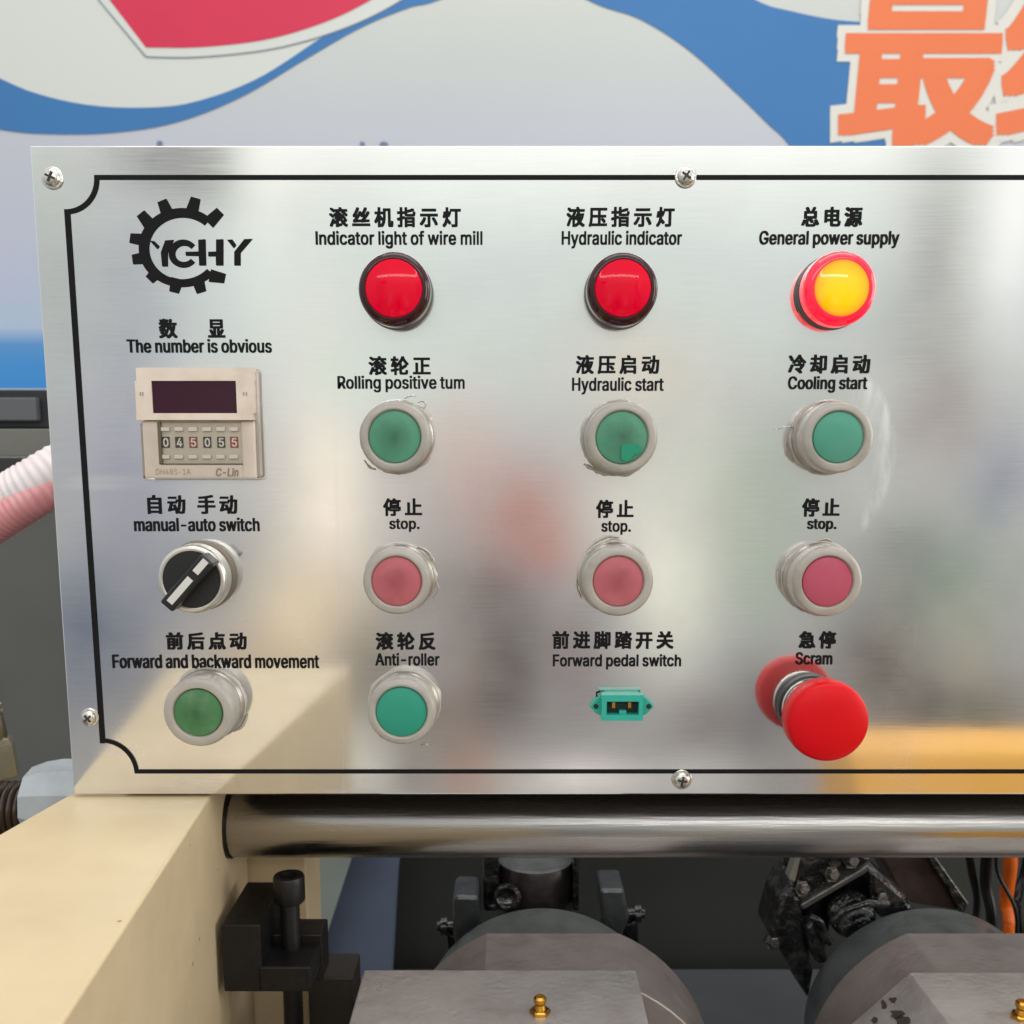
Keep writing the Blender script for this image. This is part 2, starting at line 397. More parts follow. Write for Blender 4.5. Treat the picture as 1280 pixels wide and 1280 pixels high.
def ribbon(bm, pts, w, y=None, closed=False):    # flat strip in the XZ plane
    RK[0] += 1; pts = [Vector((p.x, p.y-4e-6*RK[0], p.z)) for p in pts]
    n = len(pts); L_ = []; R_ = []
    for i, p in enumerate(pts):
        a = pts[i-1] if (i or closed) else pts[i]; b = pts[(i+1) % n] if (i < n-1 or closed) else pts[i]
        d1 = (p-a); d2 = (b-p); d1.y = d2.y = 0
        if d1.length < 1e-9: d1 = d2
        if d2.length < 1e-9: d2 = d1
        d1.normalize(); d2.normalize()
        n1 = Vector((-d1.z, 0, d1.x)); n2 = Vector((-d2.z, 0, d2.x)); nn = (n1+n2)
        nn = nn.normalized() if nn.length > .2 else n1
        k = w/2/max(.45, nn.dot(n1))
        L_.append(bm.verts.new(p+nn*k)); R_.append(bm.verts.new(p-nn*k))
    for i in range(n if closed else n-1):
        j = (i+1) % n; bm.faces.new((L_[i], L_[j], R_[j], R_[i]))
    return bm

# lettering: outlines of Blender's built-in font, filled as flat print
_tmp = {}
def glyphs(text, offset=0.0, space=1.0, shear=0.0):
    key = (text, offset, space, shear)
    if key in _tmp: return _tmp[key]
    c = bpy.data.curves.new('lettering', 'FONT'); c.body = text; c.offset = offset; c.space_character = space; c.shear = shear
    c.resolution_u = 4; c.fill_mode = 'FRONT'
    o = bpy.data.objects.new('lettering', c); COL.objects.link(o)
    dg = bpy.context.evaluated_depsgraph_get(); me = bpy.data.meshes.new_from_object(o.evaluated_get(dg))
    vs = [v.co.copy() for v in me.vertices]; fs = [list(p.vertices) for p in me.polygons]
    bpy.data.objects.remove(o); bpy.data.curves.remove(c); bpy.data.meshes.remove(me)
    _tmp[key] = (vs, fs); return vs, fs
LATIN = {'-': (453, ['337,244 337,188 114,188 114,244']), '.': (188, ['95,-4 83,-3 73,1 63,9 55,18 51,29 50,41 51,53 55,64 63,73 73,81 83,85 95,87 107,85 118,81 128,73 135,64 140,53 141,41 140,29 135,18 128,9 118,1 107,-3']), '0': (453, ['227,-7 191,-3 158,7 130,24 105,48 85,77 69,113 57,155 50,202 48,254 50,306 57,353 69,395 85,431 106,461 130,484 159,502 191,512 227,516 262,512 295,502 323,484 348,461 368,431 384,395 396,353 403,306 405,254 403,202 396,155 384,113 368,77 348,48 323,24 295,7 263,-3', '227,50 250,52 271,60 290,74 306,92 320,116 330,144 338,176 342,213 344,254 342,295 338,332 330,365 320,393 306,416 290,435 271,449 250,457 227,460 203,457 182,449 163,435 147,416 134,393 123,365 115,332 111,295 109,254 111,213 115,176 123,144 134,116 147,92 163,74 182,60 203,52']), '1': (453, ['76,0 76,55 391,55 391,0', '276,509 276,0 212,0 212,448 209,448 86,358 86,427 198,509']), '4': (453, ['40,105 40,158 247,509 311,509 109,166 109,163 413,163 413,105', '282,0 282,121 282,146 282,318 343,318 343,0']), '5': (453, ['221,-7 192,-5 165,1 140,11 118,25 99,41 83,60 71,82 63,105 60,130 122,130 125,115 130,102 138,89 173,60 221,50 241,51 259,56 276,64 291,75 304,89 314,104 322,122 326,141 328,162 326,183 321,203 314,221 303,237 290,251 275,262 257,270 238,275 218,277 167,268 128,246 67,253 96,509 366,509 366,452 151,452 134,301 136,301 178,325 229,334 252,332 274,328 294,321 313,311 330,299 345,285 358,269 370,251 379,231 386,210 390,187 391,163 388,132 381,102 369,76 352,52 332,32 309,15 282,3 253,-4']), '8': (453, ['226,-7 193,-5 163,1 136,11 111,25 91,42 74,62 62,84 54,109 52,135 53,156 58,176 65,195 75,212 87,228 101,241 117,252 134,260 153,265 153,267 129,276 109,289 93,308 80,330 73,354 70,380 73,405 79,429 90,450 106,469 124,485 146,498 170,508 197,514 226,516 255,514 282,508 306,498 328,485 346,469 361,450 373,429 379,405 382,380 379,354 372,330 359,308 343,289 323,276 300,267 300,265 319,260 335,252 351,241 365,228 377,212 387,195 395,176 399,156 401,135 398,109 391,84 378,62 362,42 341,25 317,11 289,1 259,-5', '226,49 248,50 267,54 285,60 300,69 313,79 323,91 331,106 335,121 337,139 335,157 330,173 322,189 312,202 298,213 283,223 265,230 247,234 226,235 206,234 187,230 169,223 154,213 140,202 130,189 122,173 117,157 115,139 117,121 121,106 129,91 139,79 152,69 167,60 185,54 205,50', '226,290 274,300 287,308 298,318 307,330 314,344 318,359 319,376 318,392 314,407 308,420 299,432 288,442 275,449 226,460 177,449 164,442 153,432 145,420 138,407 134,392 133,376 134,359 138,344 145,330 154,318 165,308 178,300']), 'A': (480, ['16,0 201,509 276,509 463,0 395,0 287,302 264,372 232,478 245,478 213,371 191,302 85,0', '110,142 110,199 370,199 370,142']), 'C': (510, ['267,-7 225,-3 186,7 150,25 119,49 92,79 70,115 53,157 44,203 40,254 44,305 53,352 70,393 92,429 119,459 150,484 186,501 225,512 267,516 340,504 362,496 383,485 402,471 419,456 435,438 448,418 459,397 467,373 473,348 408,348 389,395 357,428 315,449 267,456 237,453 209,445 184,432 161,414 141,391 125,364 113,332 106,295 103,254 106,213 113,177 125,145 141,117 161,94 184,76 210,63 237,56 267,53 315,60 357,81 389,114 408,160 473,160 467,135 459,112 448,91 435,71 420,53 402,38 383,24 363,13 341,5 317,-2 293,-6']), 'D': (502, ['219,0 96,0 96,57 215,57 254,60 288,68 318,81 343,99 363,122 379,149 390,181 397,216 399,255 397,294 390,329 379,361 364,388 344,410 320,428 291,441 258,449 221,452 93,452 93,509 225,509 273,505 315,495 353,478 385,455 412,426 433,391 449,351 458,306 462,255 458,205 449,159 433,119 411,83 384,54 351,31 312,14 268,3', '125,509 125,0 60,0 60,509']), 'F': (410, ['60,0 60,509 369,509 369,452 125,452 125,278 346,278 346,221 125,221 125,0']), 'G': (520, ['269,-7 225,-3 185,7 149,25 118,49 91,79 69,116 53,157 43,203 40,254 43,305 53,352 69,393 91,429 117,459 149,484 184,501 223,512 265,516 291,514 316,510 340,504 363,494 384,483 403,469 421,453 436,436 449,416 460,395 468,373 474,349 408,349 387,393 356,427 315,448 265,456 236,453 209,445 183,432 160,414 141,392 125,364 113,332 106,295 103,254 106,213 113,177 125,145 141,117 161,95 184,76 210,63 238,56 269,53 296,55 322,61 345,71 365,85 382,102 396,123 407,147 413,173 415,202 434,199 283,199 283,256 478,256 478,200 475,160 466,124 451,91 431,62 406,38 377,19 344,5 308,-4']), 'H': (517, ['60,0 60,509 125,509 125,289 392,289 392,509 457,509 457,0 392,0 392,232 125,232 125,0']), 'I': (172, ['56,0 56,509 120,509 120,0']), 'L': (393, ['60,0 60,509 125,509 125,57 361,57 361,0']), 'R': (449, ['60,0 60,509 236,509 273,506 305,500 333,489 356,473 376,455 390,433 401,408 407,381 409,352 407,323 401,296 390,271 376,250 356,232 333,217 305,206 273,200 236,198 96,198 96,255 234,255 258,256 280,260 298,267 313,276 325,287 334,300 340,316 344,333 345,352 344,371 340,389 334,405 325,419 313,430 298,440 279,446 258,451 233,452 125,452 125,0', '353,0 230,229 303,229 428,0']), 'S': (447, ['224,-9 188,-7 156,-1 128,9 102,23 81,40 64,60 51,83 42,109 38,137 104,137 108,118 114,102 123,88 136,76 150,66 166,59 224,49 246,50 267,54 286,60 303,69 317,79 329,92 338,106 344,122 346,139 344,154 340,168 332,179 296,205 245,222 184,239 145,253 112,269 86,289 67,313 56,341 52,372 54,400 62,425 75,448 92,468 113,484 138,498 165,508 195,514 227,516 259,514 289,508 316,498 340,484 360,468 377,449 390,427 398,403 401,378 337,378 332,402 320,421 302,437 280,449 254,456 225,459 204,457 185,454 167,448 152,440 139,430 129,418 121,405 117,391 115,376 117,359 122,345 131,334 169,308 212,293 264,279 312,264 359,238 395,198 402,180 407,161 408,139 406,112 399,87 386,64 370,43 349,25 323,11 294,0 261,-7']), 'T': (449, ['32,452 32,509 417,509 417,452 257,452 257,0 193,0 193,452']), 'a': (389, ['160,-9 137,-7 115,-3 94,5 76,15 60,29 48,45 38,63 32,84 30,108 32,128 36,146 43,161 53,174 64,184 78,193 125,211 178,220 234,227 265,235 271,240 274,246 276,255 276,257 267,297 240,322 196,331 149,322 118,301 100,274 41,291 51,313 64,331 79,346 95,358 114,368 133,375 194,384 239,379 286,360 300,350 312,336 322,320 330,301 335,278 337,251 337,0 277,0 277,52 272,52 252,25 215,1', '170,45 192,47 211,51 228,59 242,68 254,80 263,93 270,108 274,122 276,138 276,190 259,182 231,176 200,171 175,168 134,159 103,139 97,130 93,118 92,105 102,72 130,52']), 'b': (424, ['229,-8 208,-7 189,-3 172,4 138,31 118,59 112,59 112,0 53,0 53,509 114,509 114,319 118,319 137,346 171,373 188,379 207,383 229,384 259,382 287,374 313,361 335,342 354,320 370,293 381,261 388,227 390,189 388,151 381,116 370,84 355,57 336,34 313,16 288,3 260,-6', '220,47 242,49 262,55 279,66 294,80 306,97 316,117 323,139 327,163 328,189 327,215 323,239 316,261 307,281 295,298 280,311 262,322 243,328 220,330 198,328 178,322 161,312 147,299 134,282 125,263 118,241 114,216 113,189 114,162 118,138 125,115 135,95 147,78 162,65 179,55 198,49']), 'c': (396, ['207,-8 174,-5 144,3 117,16 93,35 72,58 56,85 44,116 37,150 34,187 37,225 44,260 56,291 72,318 93,341 117,360 144,374 174,382 207,384 260,377 305,356 340,322 362,277 303,262 290,289 270,311 242,325 207,330 184,328 163,321 145,310 130,296 118,278 108,258 102,236 98,212 96,187 98,163 102,139 108,117 118,97 130,80 145,66 163,55 184,49 207,46 243,52 271,66 292,89 304,117 363,102 341,56 306,21 261,-1']), 'd': (424, ['195,-8 165,-6 137,3 111,16 89,34 70,57 55,84 43,116 36,151 34,189 36,227 43,261 55,293 70,320 89,342 112,361 137,374 165,382 196,384 218,383 237,379 253,373 287,346 306,319 311,319 311,509 372,509 372,0 313,0 313,59 307,59 287,31 252,4 236,-3 217,-7', '205,47 226,49 246,55 263,65 278,78 290,95 299,115 306,138 310,162 312,189 310,216 306,241 300,263 290,282 278,299 263,312 246,322 227,328 205,330 182,328 162,322 145,311 130,298 118,281 108,261 102,239 98,215 96,189 98,163 102,139 109,117 118,97 130,80 145,66 162,55 182,49']), 'e': (404, ['212,-8 177,-5 145,3 117,16 92,35 72,58 56,85 44,116 37,150 34,187 36,224 44,258 55,290 71,317 91,340 115,359 142,373 172,382 205,384 266,374 285,366 303,355 319,341 334,324 347,305 357,282 365,256 370,227 371,194 371,169 75,169 75,221 338,221 310,202 308,226 304,248 298,269 288,286 277,301 263,314 246,323 227,328 205,330 183,328 164,323 146,313 131,301 119,286 109,270 102,251 97,231 96,211 96,178 98,151 102,127 110,106 121,88 135,73 151,61 169,53 190,48 212,46 254,53 285,73 306,105 365,91 358,72 348,55 335,39 320,26 302,14 283,4 261,-3 237,-7']), 'f': (254, ['228,379 228,327 6,327 6,379', '81,0 81,432 82,452 87,470 96,486 107,499 120,510 135,519 187,530 222,527 243,521 227,468 215,472 195,474 178,472 164,468 154,460 147,449 143,435 142,419 142,0']), 'g': (425, ['207,-151 180,-149 156,-146 134,-140 82,-110 51,-69 101,-41 122,-66 154,-88 207,-97 236,-95 261,-87 282,-75 298,-58 308,-34 311,-6 311,68 306,68 287,41 252,16 236,10 217,6 195,5 165,7 138,14 113,27 90,43 71,65 55,90 43,120 36,154 34,191 36,229 43,263 55,293 71,320 90,342 112,361 138,374 166,382 196,384 218,383 237,379 253,373 288,346 308,319 313,319 313,379 372,379 372,-9 370,-40 363,-67 350,-90 334,-109 314,-124 291,-136 265,-144 237,-149', '205,59 227,61 246,66 264,75 278,87 290,103 300,121 307,142 311,166 312,193 311,219 307,242 300,264 291,283 279,299 264,312 247,322 227,328 205,330 182,328 163,322 145,312 130,298 118,282 109,262 102,241 98,218 96,193 98,167 102,144 109,123 118,104 131,88 145,76 163,66 183,61']), 'h': (410, ['114,227 114,0 53,0 53,509 114,509 114,287 102,287 116,319 132,344 152,362 175,374 200,382 227,384 252,383 275,377 295,369 313,356 328,340 341,321 350,298 355,271 357,240 357,0 296,0 296,235 293,263 286,286 273,304 256,318 235,326 210,329 192,328 176,324 161,317 147,308 136,297 126,283 119,266 115,248']), 'i': (167, ['53,0 53,379 114,379 114,0', '84,443 73,444 63,448 54,455 47,463 43,472 41,483 43,494 47,504 54,512 63,518 73,522 84,524 95,522 105,518 114,512 121,504 125,494 126,483 125,472 121,463 114,455 105,448 95,444']), 'k': (381, ['110,137 110,212 121,212 284,379 360,379 184,199 177,199', '53,0 53,509 114,509 114,0', '294,0 148,186 191,229 372,0']), 'l': (167, ['53,0 53,509 114,509 114,0']), 'm': (610, ['53,0 53,379 112,379 112,295 108,295 114,314 122,331 132,346 172,376 219,386 245,383 268,375 287,361 303,342 314,320 321,295 312,295 318,312 326,329 337,343 381,375 437,386 458,385 478,380 497,372 514,361 529,346 541,328 550,307 555,283 557,255 557,0 496,0 496,254 493,279 485,298 473,313 456,323 438,329 419,330 402,329 387,326 374,320 345,290 335,247 335,0 274,0 274,260 272,280 265,297 253,311 238,322 220,328 199,330 158,320 145,312 135,302 126,289 119,274 115,257 114,238 114,0']), 'n': (410, ['114,227 114,0 53,0 53,379 112,379 112,287 102,287 116,319 132,344 152,362 175,374 200,382 227,384 252,383 275,377 295,369 313,356 328,340 341,321 350,298 355,271 357,240 357,0 296,0 296,235 293,263 286,286 273,304 256,318 235,326 210,329 192,328 176,324 161,317 147,308 136,297 126,283 119,266 115,248']), 'o': (415, ['207,-8 174,-5 144,3 117,16 93,35 72,58 56,85 44,116 37,150 34,187 37,225 44,260 56,291 72,318 93,341 117,360 144,374 174,382 207,384 241,382 271,374 299,360 323,341 343,318 359,291 371,260 379,225 381,187 379,150 371,116 359,85 343,58 323,35 299,16 271,3 241,-5', '207,46 231,49 252,55 270,66 285,80 298,97 307,117 314,139 318,163 319,187 318,212 314,236 307,258 298,278 285,296 270,310 252,321 231,328 207,330 184,328 163,321 145,310 130,296 118,278 108,258 102,236 98,212 96,187 98,163 102,139 108,117 118,97 130,80 145,66 163,55 184,49']), 'p': (424, ['53,-143 53,379 112,379 112,319 118,319 137,346 171,373 188,379 207,383 229,384 259,382 287,374 313,361 335,342 354,320 370,293 381,261 388,227 390,189 388,151 381,116 370,84 355,57 336,34 313,16 288,3 260,-6 229,-8 208,-7 189,-3 173,4 138,31 118,59 114,59 114,-143', '220,47 242,49 262,55 279,66 294,80 306,97 316,117 323,139 327,163 328,189 327,215 323,239 316,261 307,281 295,298 280,311 262,322 243,328 220,330 198,328 178,322 161,312 147,299 134,282 125,263 118,241 114,216 113,189 114,162 118,138 125,115 135,95 147,78 162,65 179,55 198,49']), 'r': (259, ['53,0 53,379 112,379 112,321 115,321 124,339 137,354 152,367 171,377 191,383 213,385 229,384 243,384 243,322 230,324 207,326 190,324 174,321 159,315 146,306 135,296 126,284 119,269 115,254 114,237 114,0']), 's': (365, ['182,-8 157,-7 133,-3 112,3 93,12 76,24 62,38 50,54 41,73 36,94 94,107 101,87 111,72 124,60 141,52 160,47 181,45 206,47 227,53 244,62 258,74 265,88 268,103 266,115 262,126 254,136 243,144 229,150 212,155 149,170 118,180 92,192 72,208 58,227 50,249 47,274 49,295 55,314 65,332 79,347 95,360 115,370 137,378 161,383 187,384 212,383 234,379 254,372 271,363 286,352 299,339 324,290 268,277 262,291 254,304 243,316 228,325 210,331 187,333 166,331 147,326 131,317 119,305 111,292 109,277 110,264 115,253 124,243 172,223 229,209 261,200 287,187 306,171 320,153 328,131 331,107 329,85 323,65 312,47 298,31 281,18 260,6 236,-2 210,-7']), 't': (227, ['204,379 204,327 6,327 6,379', '65,471 126,471 126,98 127,83 130,70 136,61 144,55 156,51 170,50 185,51 202,54 213,2 192,-3 168,-4 138,-1 113,7 92,21 77,41 68,64 65,93']), 'u': (410, ['182,-5 158,-3 135,2 115,11 97,23 82,39 69,59 60,82 54,109 53,139 53,379 114,379 114,144 116,117 124,94 137,75 154,61 175,53 200,50 218,51 234,55 249,62 263,71 274,83 283,97 290,113 295,132 296,153 296,379 357,379 357,0 298,0 298,92 307,92 294,60 277,35 257,17 234,5 209,-3']), 'v': (389, ['163,0 17,379 84,379 165,155 187,87 206,21 184,21 203,87 224,155 305,379 371,379 226,0']), 'w': (567, ['138,0 23,379 87,379 133,214 154,137 175,41 165,41 186,135 206,214 252,379 316,379 362,214 382,136 402,41 391,41 413,135 434,214 480,379 545,379 429,0 368,0 319,172 305,225 291,280 277,338 291,338 277,280 263,225 248,172 199,0']), 'y': (389, ['47,-139 61,-86 71,-87 104,-89 130,-74 151,-36 163,-1 17,379 84,379 165,155 187,87 206,21 184,21 202,87 224,155 305,379 371,379 204,-58 177,-107 139,-136 91,-145 65,-143'])}
def latin(text):
    """outlines of a grotesque alphabet, filled as flat faces"""
    key = ('latin', text)
    if key in _tmp: return _tmp[key]
    def area2(p): return sum(p[i-1][0]*p[i][1]-p[i][0]*p[i-1][1] for i in range(len(p)))
    vs = []; fs = []; x = 0.0
    for ch in text:
        if ch == ' ': x += .17; continue
        adv, cs = LATIN[ch]
        cs = [[tuple(map(int, q.split(','))) for q in k.split()] for k in cs]
        outer = [k for k in cs if area2(k) < 0]; holes = [k for k in cs if area2(k) > 0]
        for n, k in enumerate(outer):
            loops = [k] + (holes if n == 0 else [])
            base = len(vs); vs += [Vector((x+a/1000, b/1000, n*2e-6)) for lp in loops for a, b in lp]
            for t in tessellate_polygon([[Vector((a, b, 0)) for a, b in lp] for lp in loops]): fs.append([base+q for q in t])
        x += adv/1000+.012
    _tmp[key] = (vs, fs); return vs, fs
SQUARE = [(1, 1), (1, 0), (1, -1), (0, -1), (-1, -1), (-1, 0), (-1, 1), (0, 1)]
def letter(bm, text, u0, u1, v0, v1, y, bold=(0, 0), rings=1, space=1.0, shear=0.0, step=4e-6, slant=0.0):
    """fit the text's own bounding box to a pixel rectangle on the plane of depth y; strokes thickened by `bold` pixels"""
    if all(ord(q) < 128 for q in text): vs, fs = latin(text)
    elif len(text) == 1: vs, fs = glyphs(text)
    else:                                        # widely spaced chinese run
        xs = [v.x for v in glyphs('国')[0]]; pitch = (max(xs)-min(xs))*space; vs = []; fs = []
        for k, ch in enumerate(text):
            gv, gf = glyphs(ch); base = len(vs)
            vs += [v+Vector((k*pitch, 0, 0)) for v in gv]; fs += [[base+q for q in f] for f in gf]
    x0 = min(v.x for v in vs); x1 = max(v.x for v in vs); y0 = min(v.y for v in vs); y1 = max(v.y for v in vs)
    bu, bv = bold; u0 += bu; u1 -= bu; v0 += bv; v1 -= bv
    shifts = [(0, 0)]
    if bu or bv:
        for q in range(rings):
            f = (q+1)/rings
            shifts += [(bu*f*a_, bv*f*b_) for a_, b_ in SQUARE]
    for i, (du, dv) in enumerate(shifts):
        a = P(u0+du, v1+dv, y-i*step); b = P(u1+du, v0+dv, y-i*step); new = []
        for v in vs:
            p = (v.x-x0)/(x1-x0); t = (v.y-y0)/(y1-y0)
            new.append(bm.verts.new((a.x+(b.x-a.x)*p+slant*(t-.5)*(b.z-a.z), y-i*step-v.z, a.z+(b.z-a.z)*t)))
        for f in fs:
            try: bm.faces.new([new[q] for q in f])
            except ValueError: pass
    return bm

# ------------------------------------------------------------------ the control panel
panel = empty('control_panel', (0, 0, ZC))
tag(panel, 'brushed steel control panel with printed bilingual captions, buttons and indicator lights', 'control panel')
PT = 0.002
tl = P(37, 182); bl = P(92, 993); XR = P(1760, 560).x
tr = Vector((XR, 0, tl.z)); br = Vector((XR-.018, 0, bl.z))
bm = prism(NB(), [tl, tr, br, bl], (0, PT, 0))
obj('plate', bm, STEEL, panel, smooth=0, bevel=.0005)
bm = prism(NB(), [tl+Vector((.02, PT, -.006)), tr+Vector((-.02, PT, -.006)), br+Vector((-.02, PT, .0012)), bl+Vector((.02, PT, .0012))], (0, .10, 0))
obj('enclosure', bm, mat('enclosure_paint', (84, 80, 78), .5, var=.05), panel, smooth=0)

# printed border with notched corners
def arc_px(cu, cv, r, a0, a1, n=14):
    c = P(cu, cv, -.0004); rr = M(cu, cv, 0, r)
    return [c+Vector((rr*math.cos(R(a0+(a1-a0)*k/n)), 0, rr*math.sin(R(a0+(a1-a0)*k/n)))) for k in range(n+1)]
Yp = -.0004
a1 = arc_px(79.5, 221.5, 41, 0, -88); a2 = arc_px(129, 966, 41.5, 88, 2)
top_r = Vector((XR-.02, Yp, a1[0].z)); bot_r = Vector((XR-.036, Yp, a2[-1].z))
bm = NB()
ribbon(bm, [a1[0]-Vector((.0009, 0, 0)), top_r], M(640, 220, 0, 5.6)); ribbon(bm, a1, M(100, 240, 0, 6.0))
ribbon(bm, [a1[-1]+Vector((0, 0, .0009)), a2[0]-Vector((0, 0, .0012))], M(100, 600, 0, 6.8)); ribbon(bm, a2, M(150, 940, 0, 5.2))
ribbon(bm, [a2[-1]-Vector((.0008, 0, 0)), bot_r], M(640, 960, 0, 5.0))
ribbon(bm, [top_r, bot_r], .002)
obj('border_line', bm, INK, panel, smooth=0)

CAP = [  # chinese runs (text, u0, u1, v0, v1), english (text, u0, u1, v0, v1)
    ([('数', 198.8, 220.5, 398.3, 423), ('显', 260, 280.5, 399, 422)], ('The number is obvious', 158.6, 339, 423.7, 441)),
    ([('自动', 184.6, 230.7, 618.7, 642.7), ('手动', 247, 295.7, 618.7, 642.7)], ('manual-auto switch', 167.7, 323.7, 647, 664.4)),
    ([('前后点动', 207.9, 307.5, 790.5, 812.3)], ('Forward and backward movement', 140.6, 398.4, 818.5, 835.6)),
    ([('滚丝机指示灯', 411.5, 576, 258.7, 283.7)], ('Indicator light of wire mill', 394.6, 603, 288.3, 310.4)),
    ([('滚轮正', 460.8, 538, 445, 469)], ('Rolling positive tum', 422, 580.7, 469.5, 490.5)),
    ([('停止', 479, 527.3, 622.8, 645.2)], ('stop.', 486.6, 524.2, 648.6, 665)),
    ([('滚轮反', 469.7, 544.2, 790.5, 812.7)], ('Anti-roller', 469, 549.3, 816.5, 832.3)),
    ([('液压指示灯', 708, 843.7, 258.3, 283.3)], ('Hydraulic indicator', 702, 852.9, 288.3, 310.2)),
    ([('液压启动', 719.8, 824.4, 443.7, 467.5)], ('Hydraulic start', 715, 830, 471.5, 493)),
    ([('停止', 745, 792.3, 624.8, 647.6)], ('stop.', 751.7, 788.9, 651.4, 668.6)),
    ([('前进脚踏开关', 690.5, 842.4, 789, 811.4)], ('Forward pedal switch', 691, 851.8, 818, 837)),
    ([('总电源', 1001.9, 1079, 258.3, 283.3)], ('General power supply', 949, 1125, 288.3, 310)),
    ([('冷却启动', 985.4, 1088.6, 443, 467)], ('Cooling start', 985, 1085, 470, 491)),
    ([('停止', 1002.7, 1050.4, 622.8, 646)], ('stop.', 1009, 1046.3, 648.8, 665)),
    ([('急停', 998.5, 1045.6, 789, 811)], ('Scram', 994.5, 1041.2, 815.5, 831)),
]
for runs, (en, u0, u1, v0, v1) in CAP:
    bm = NB()
    for (t, a, b, c, d) in runs: letter(bm, t, a, b, c, d, -.0004, bold=(.85, .65), space=1.46)
    letter(bm, en, u0, u1, v0, v1, -.0004, bold=(.6, .3))
    o = obj('caption', bm, INK, panel, smooth=0); o['label'] = 'black printed caption reading ' + en.replace('-', '-').rstrip('.')

# logo: open gear ring with four letters
bm = NB()
gc = (228.5, 308.0)
def gp(du, dv): return P(gc[0]+du, gc[1]+dv, -.0004)
LK = [0]
def logo_poly(pts):
    LK[0] += 1; yy = -.00041-LK[0]*4e-6; bm.faces.new([bm.verts.new(P(u, v, yy)) for u, v in pts])
def z3(x, y): return (120+x/4.923, 220+y/4.923)
n = 60; ri = 40.5; ro = 50.5; A0 = 48; A1 = 318
cI = (z3(530, 445)); 
inner = []; outer = []
for k in range(n+1):
    a = R(A0+(A1-A0)*k/n)
    inner.append(P(cI[0]+41.5*math.cos(a), cI[1]-38.5*math.sin(a), -.0004)); outer.append(P(cI[0]+54*math.cos(a)-0.5, cI[1]-49.5*math.sin(a)-1.0, -.0004))
vi = [bm.verts.new(p) for p in inner]; vo = [bm.verts.new(p) for p in outer]
for k in range(n): bm.faces.new((vi[k], vi[k+1], vo[k+1], vo[k]))
for (ax, ay, bx, by) in ((415, 175, 440, 235), (605, 160, 585, 230), (745, 235, 690, 290), (290, 250, 330, 300), (235, 385, 310, 395), (250, 510, 320, 500),
                         (345, 620, 385, 580), (485, 690, 500, 630), (640, 690, 620, 625), (765, 625, 700, 612)):
    p0 = Vector(z3(ax, ay)); p1 = Vector(z3(bx, by)); d = (p0-p1).normalized(); q = Vector((-d.y, d.x))
    tip = p0+d*5.5
    logo_poly([tuple(tip+q*6.0), tuple(tip-q*6.0), tuple(p1-q*8.0), tuple(p1+q*8.0)])
for poly in (
    [(330, 398), (358, 400), (390, 432), (376, 450)],                                              # Y, split arm
    [(425, 396), (478, 392), (440, 470), (440, 556), (406, 556), (398, 470)],                      # Y stem
    [(628, 392), (672, 388), (676, 550), (634, 550), (632, 492), (552, 490), (550, 466), (630, 464)],  # G bar and H
    [(738, 390), (782, 388), (782, 550), (738, 550), (736, 494), (690, 494), (690, 466), (738, 464)],
    [(805, 392), (838, 390), (862, 424), (846, 444)],                                              # Y, split arm
    [(912, 388), (962, 386), (888, 472), (888, 550), (850, 550), (850, 466)]):
    logo_poly([z3(x, y) for x, y in poly])
gA = []; gB = []
for k in range(25):                                                                               # G bowl
    a = R(38+(322-38)*k/24)
    gA.append(bm.verts.new(P(*z3(536+90*math.cos(a), 477-87*math.sin(a)), -.0005))); gB.append(bm.verts.new(P(*z3(540+55*math.cos(a), 478-50*math.sin(a)), -.0005)))
for k in range(24): bm.faces.new((gA[k], gA[k+1], gB[k+1], gB[k]))
o = obj('gear_logo', bm, INK, panel, smooth=0)

def screw(u, v, rpx, tilt=20):
    c = P(u, v, -.002); r = M(u, v, -.002, rpx); b = Vector((c.x, 0, c.z))
    bm = lathe(NB(), [(0, .0001), (r*1.0, .0001), (r*1.02, .0005), (r*.96, .0008), (r*.80, .0009)] + rounded(r*.80, .001, r*.30, .0026, 6) + [(0, .0028)], b, seg=32)
    s = obj('screw', bm, ZINC, panel, origin=b)
    bm = NB()
    for k in (0, 90):
        box(bm, b+Vector((0, -.00265, 0)), (r*.95, .0006, r*.20), Matrix.Rotation(R(tilt+k), 3, 'Y'))
        if k == 0: pass
    for i, vtx in enumerate(bm.verts): vtx.co.y -= .00003*(i//8)
    obj('cross_recess', bm, mat('recess_dark', (58, 56, 52), .5, .5), s, origin=b, smooth=0)
for a in ((63, 221, 13.5, 25), (858, 219.5, 13.5, 35), (110, 898, 11.5, 50), (853, 976, 12.5, 10), (1660, 220, 14, 5), (1655, 975, 13, 70)): screw(*a)

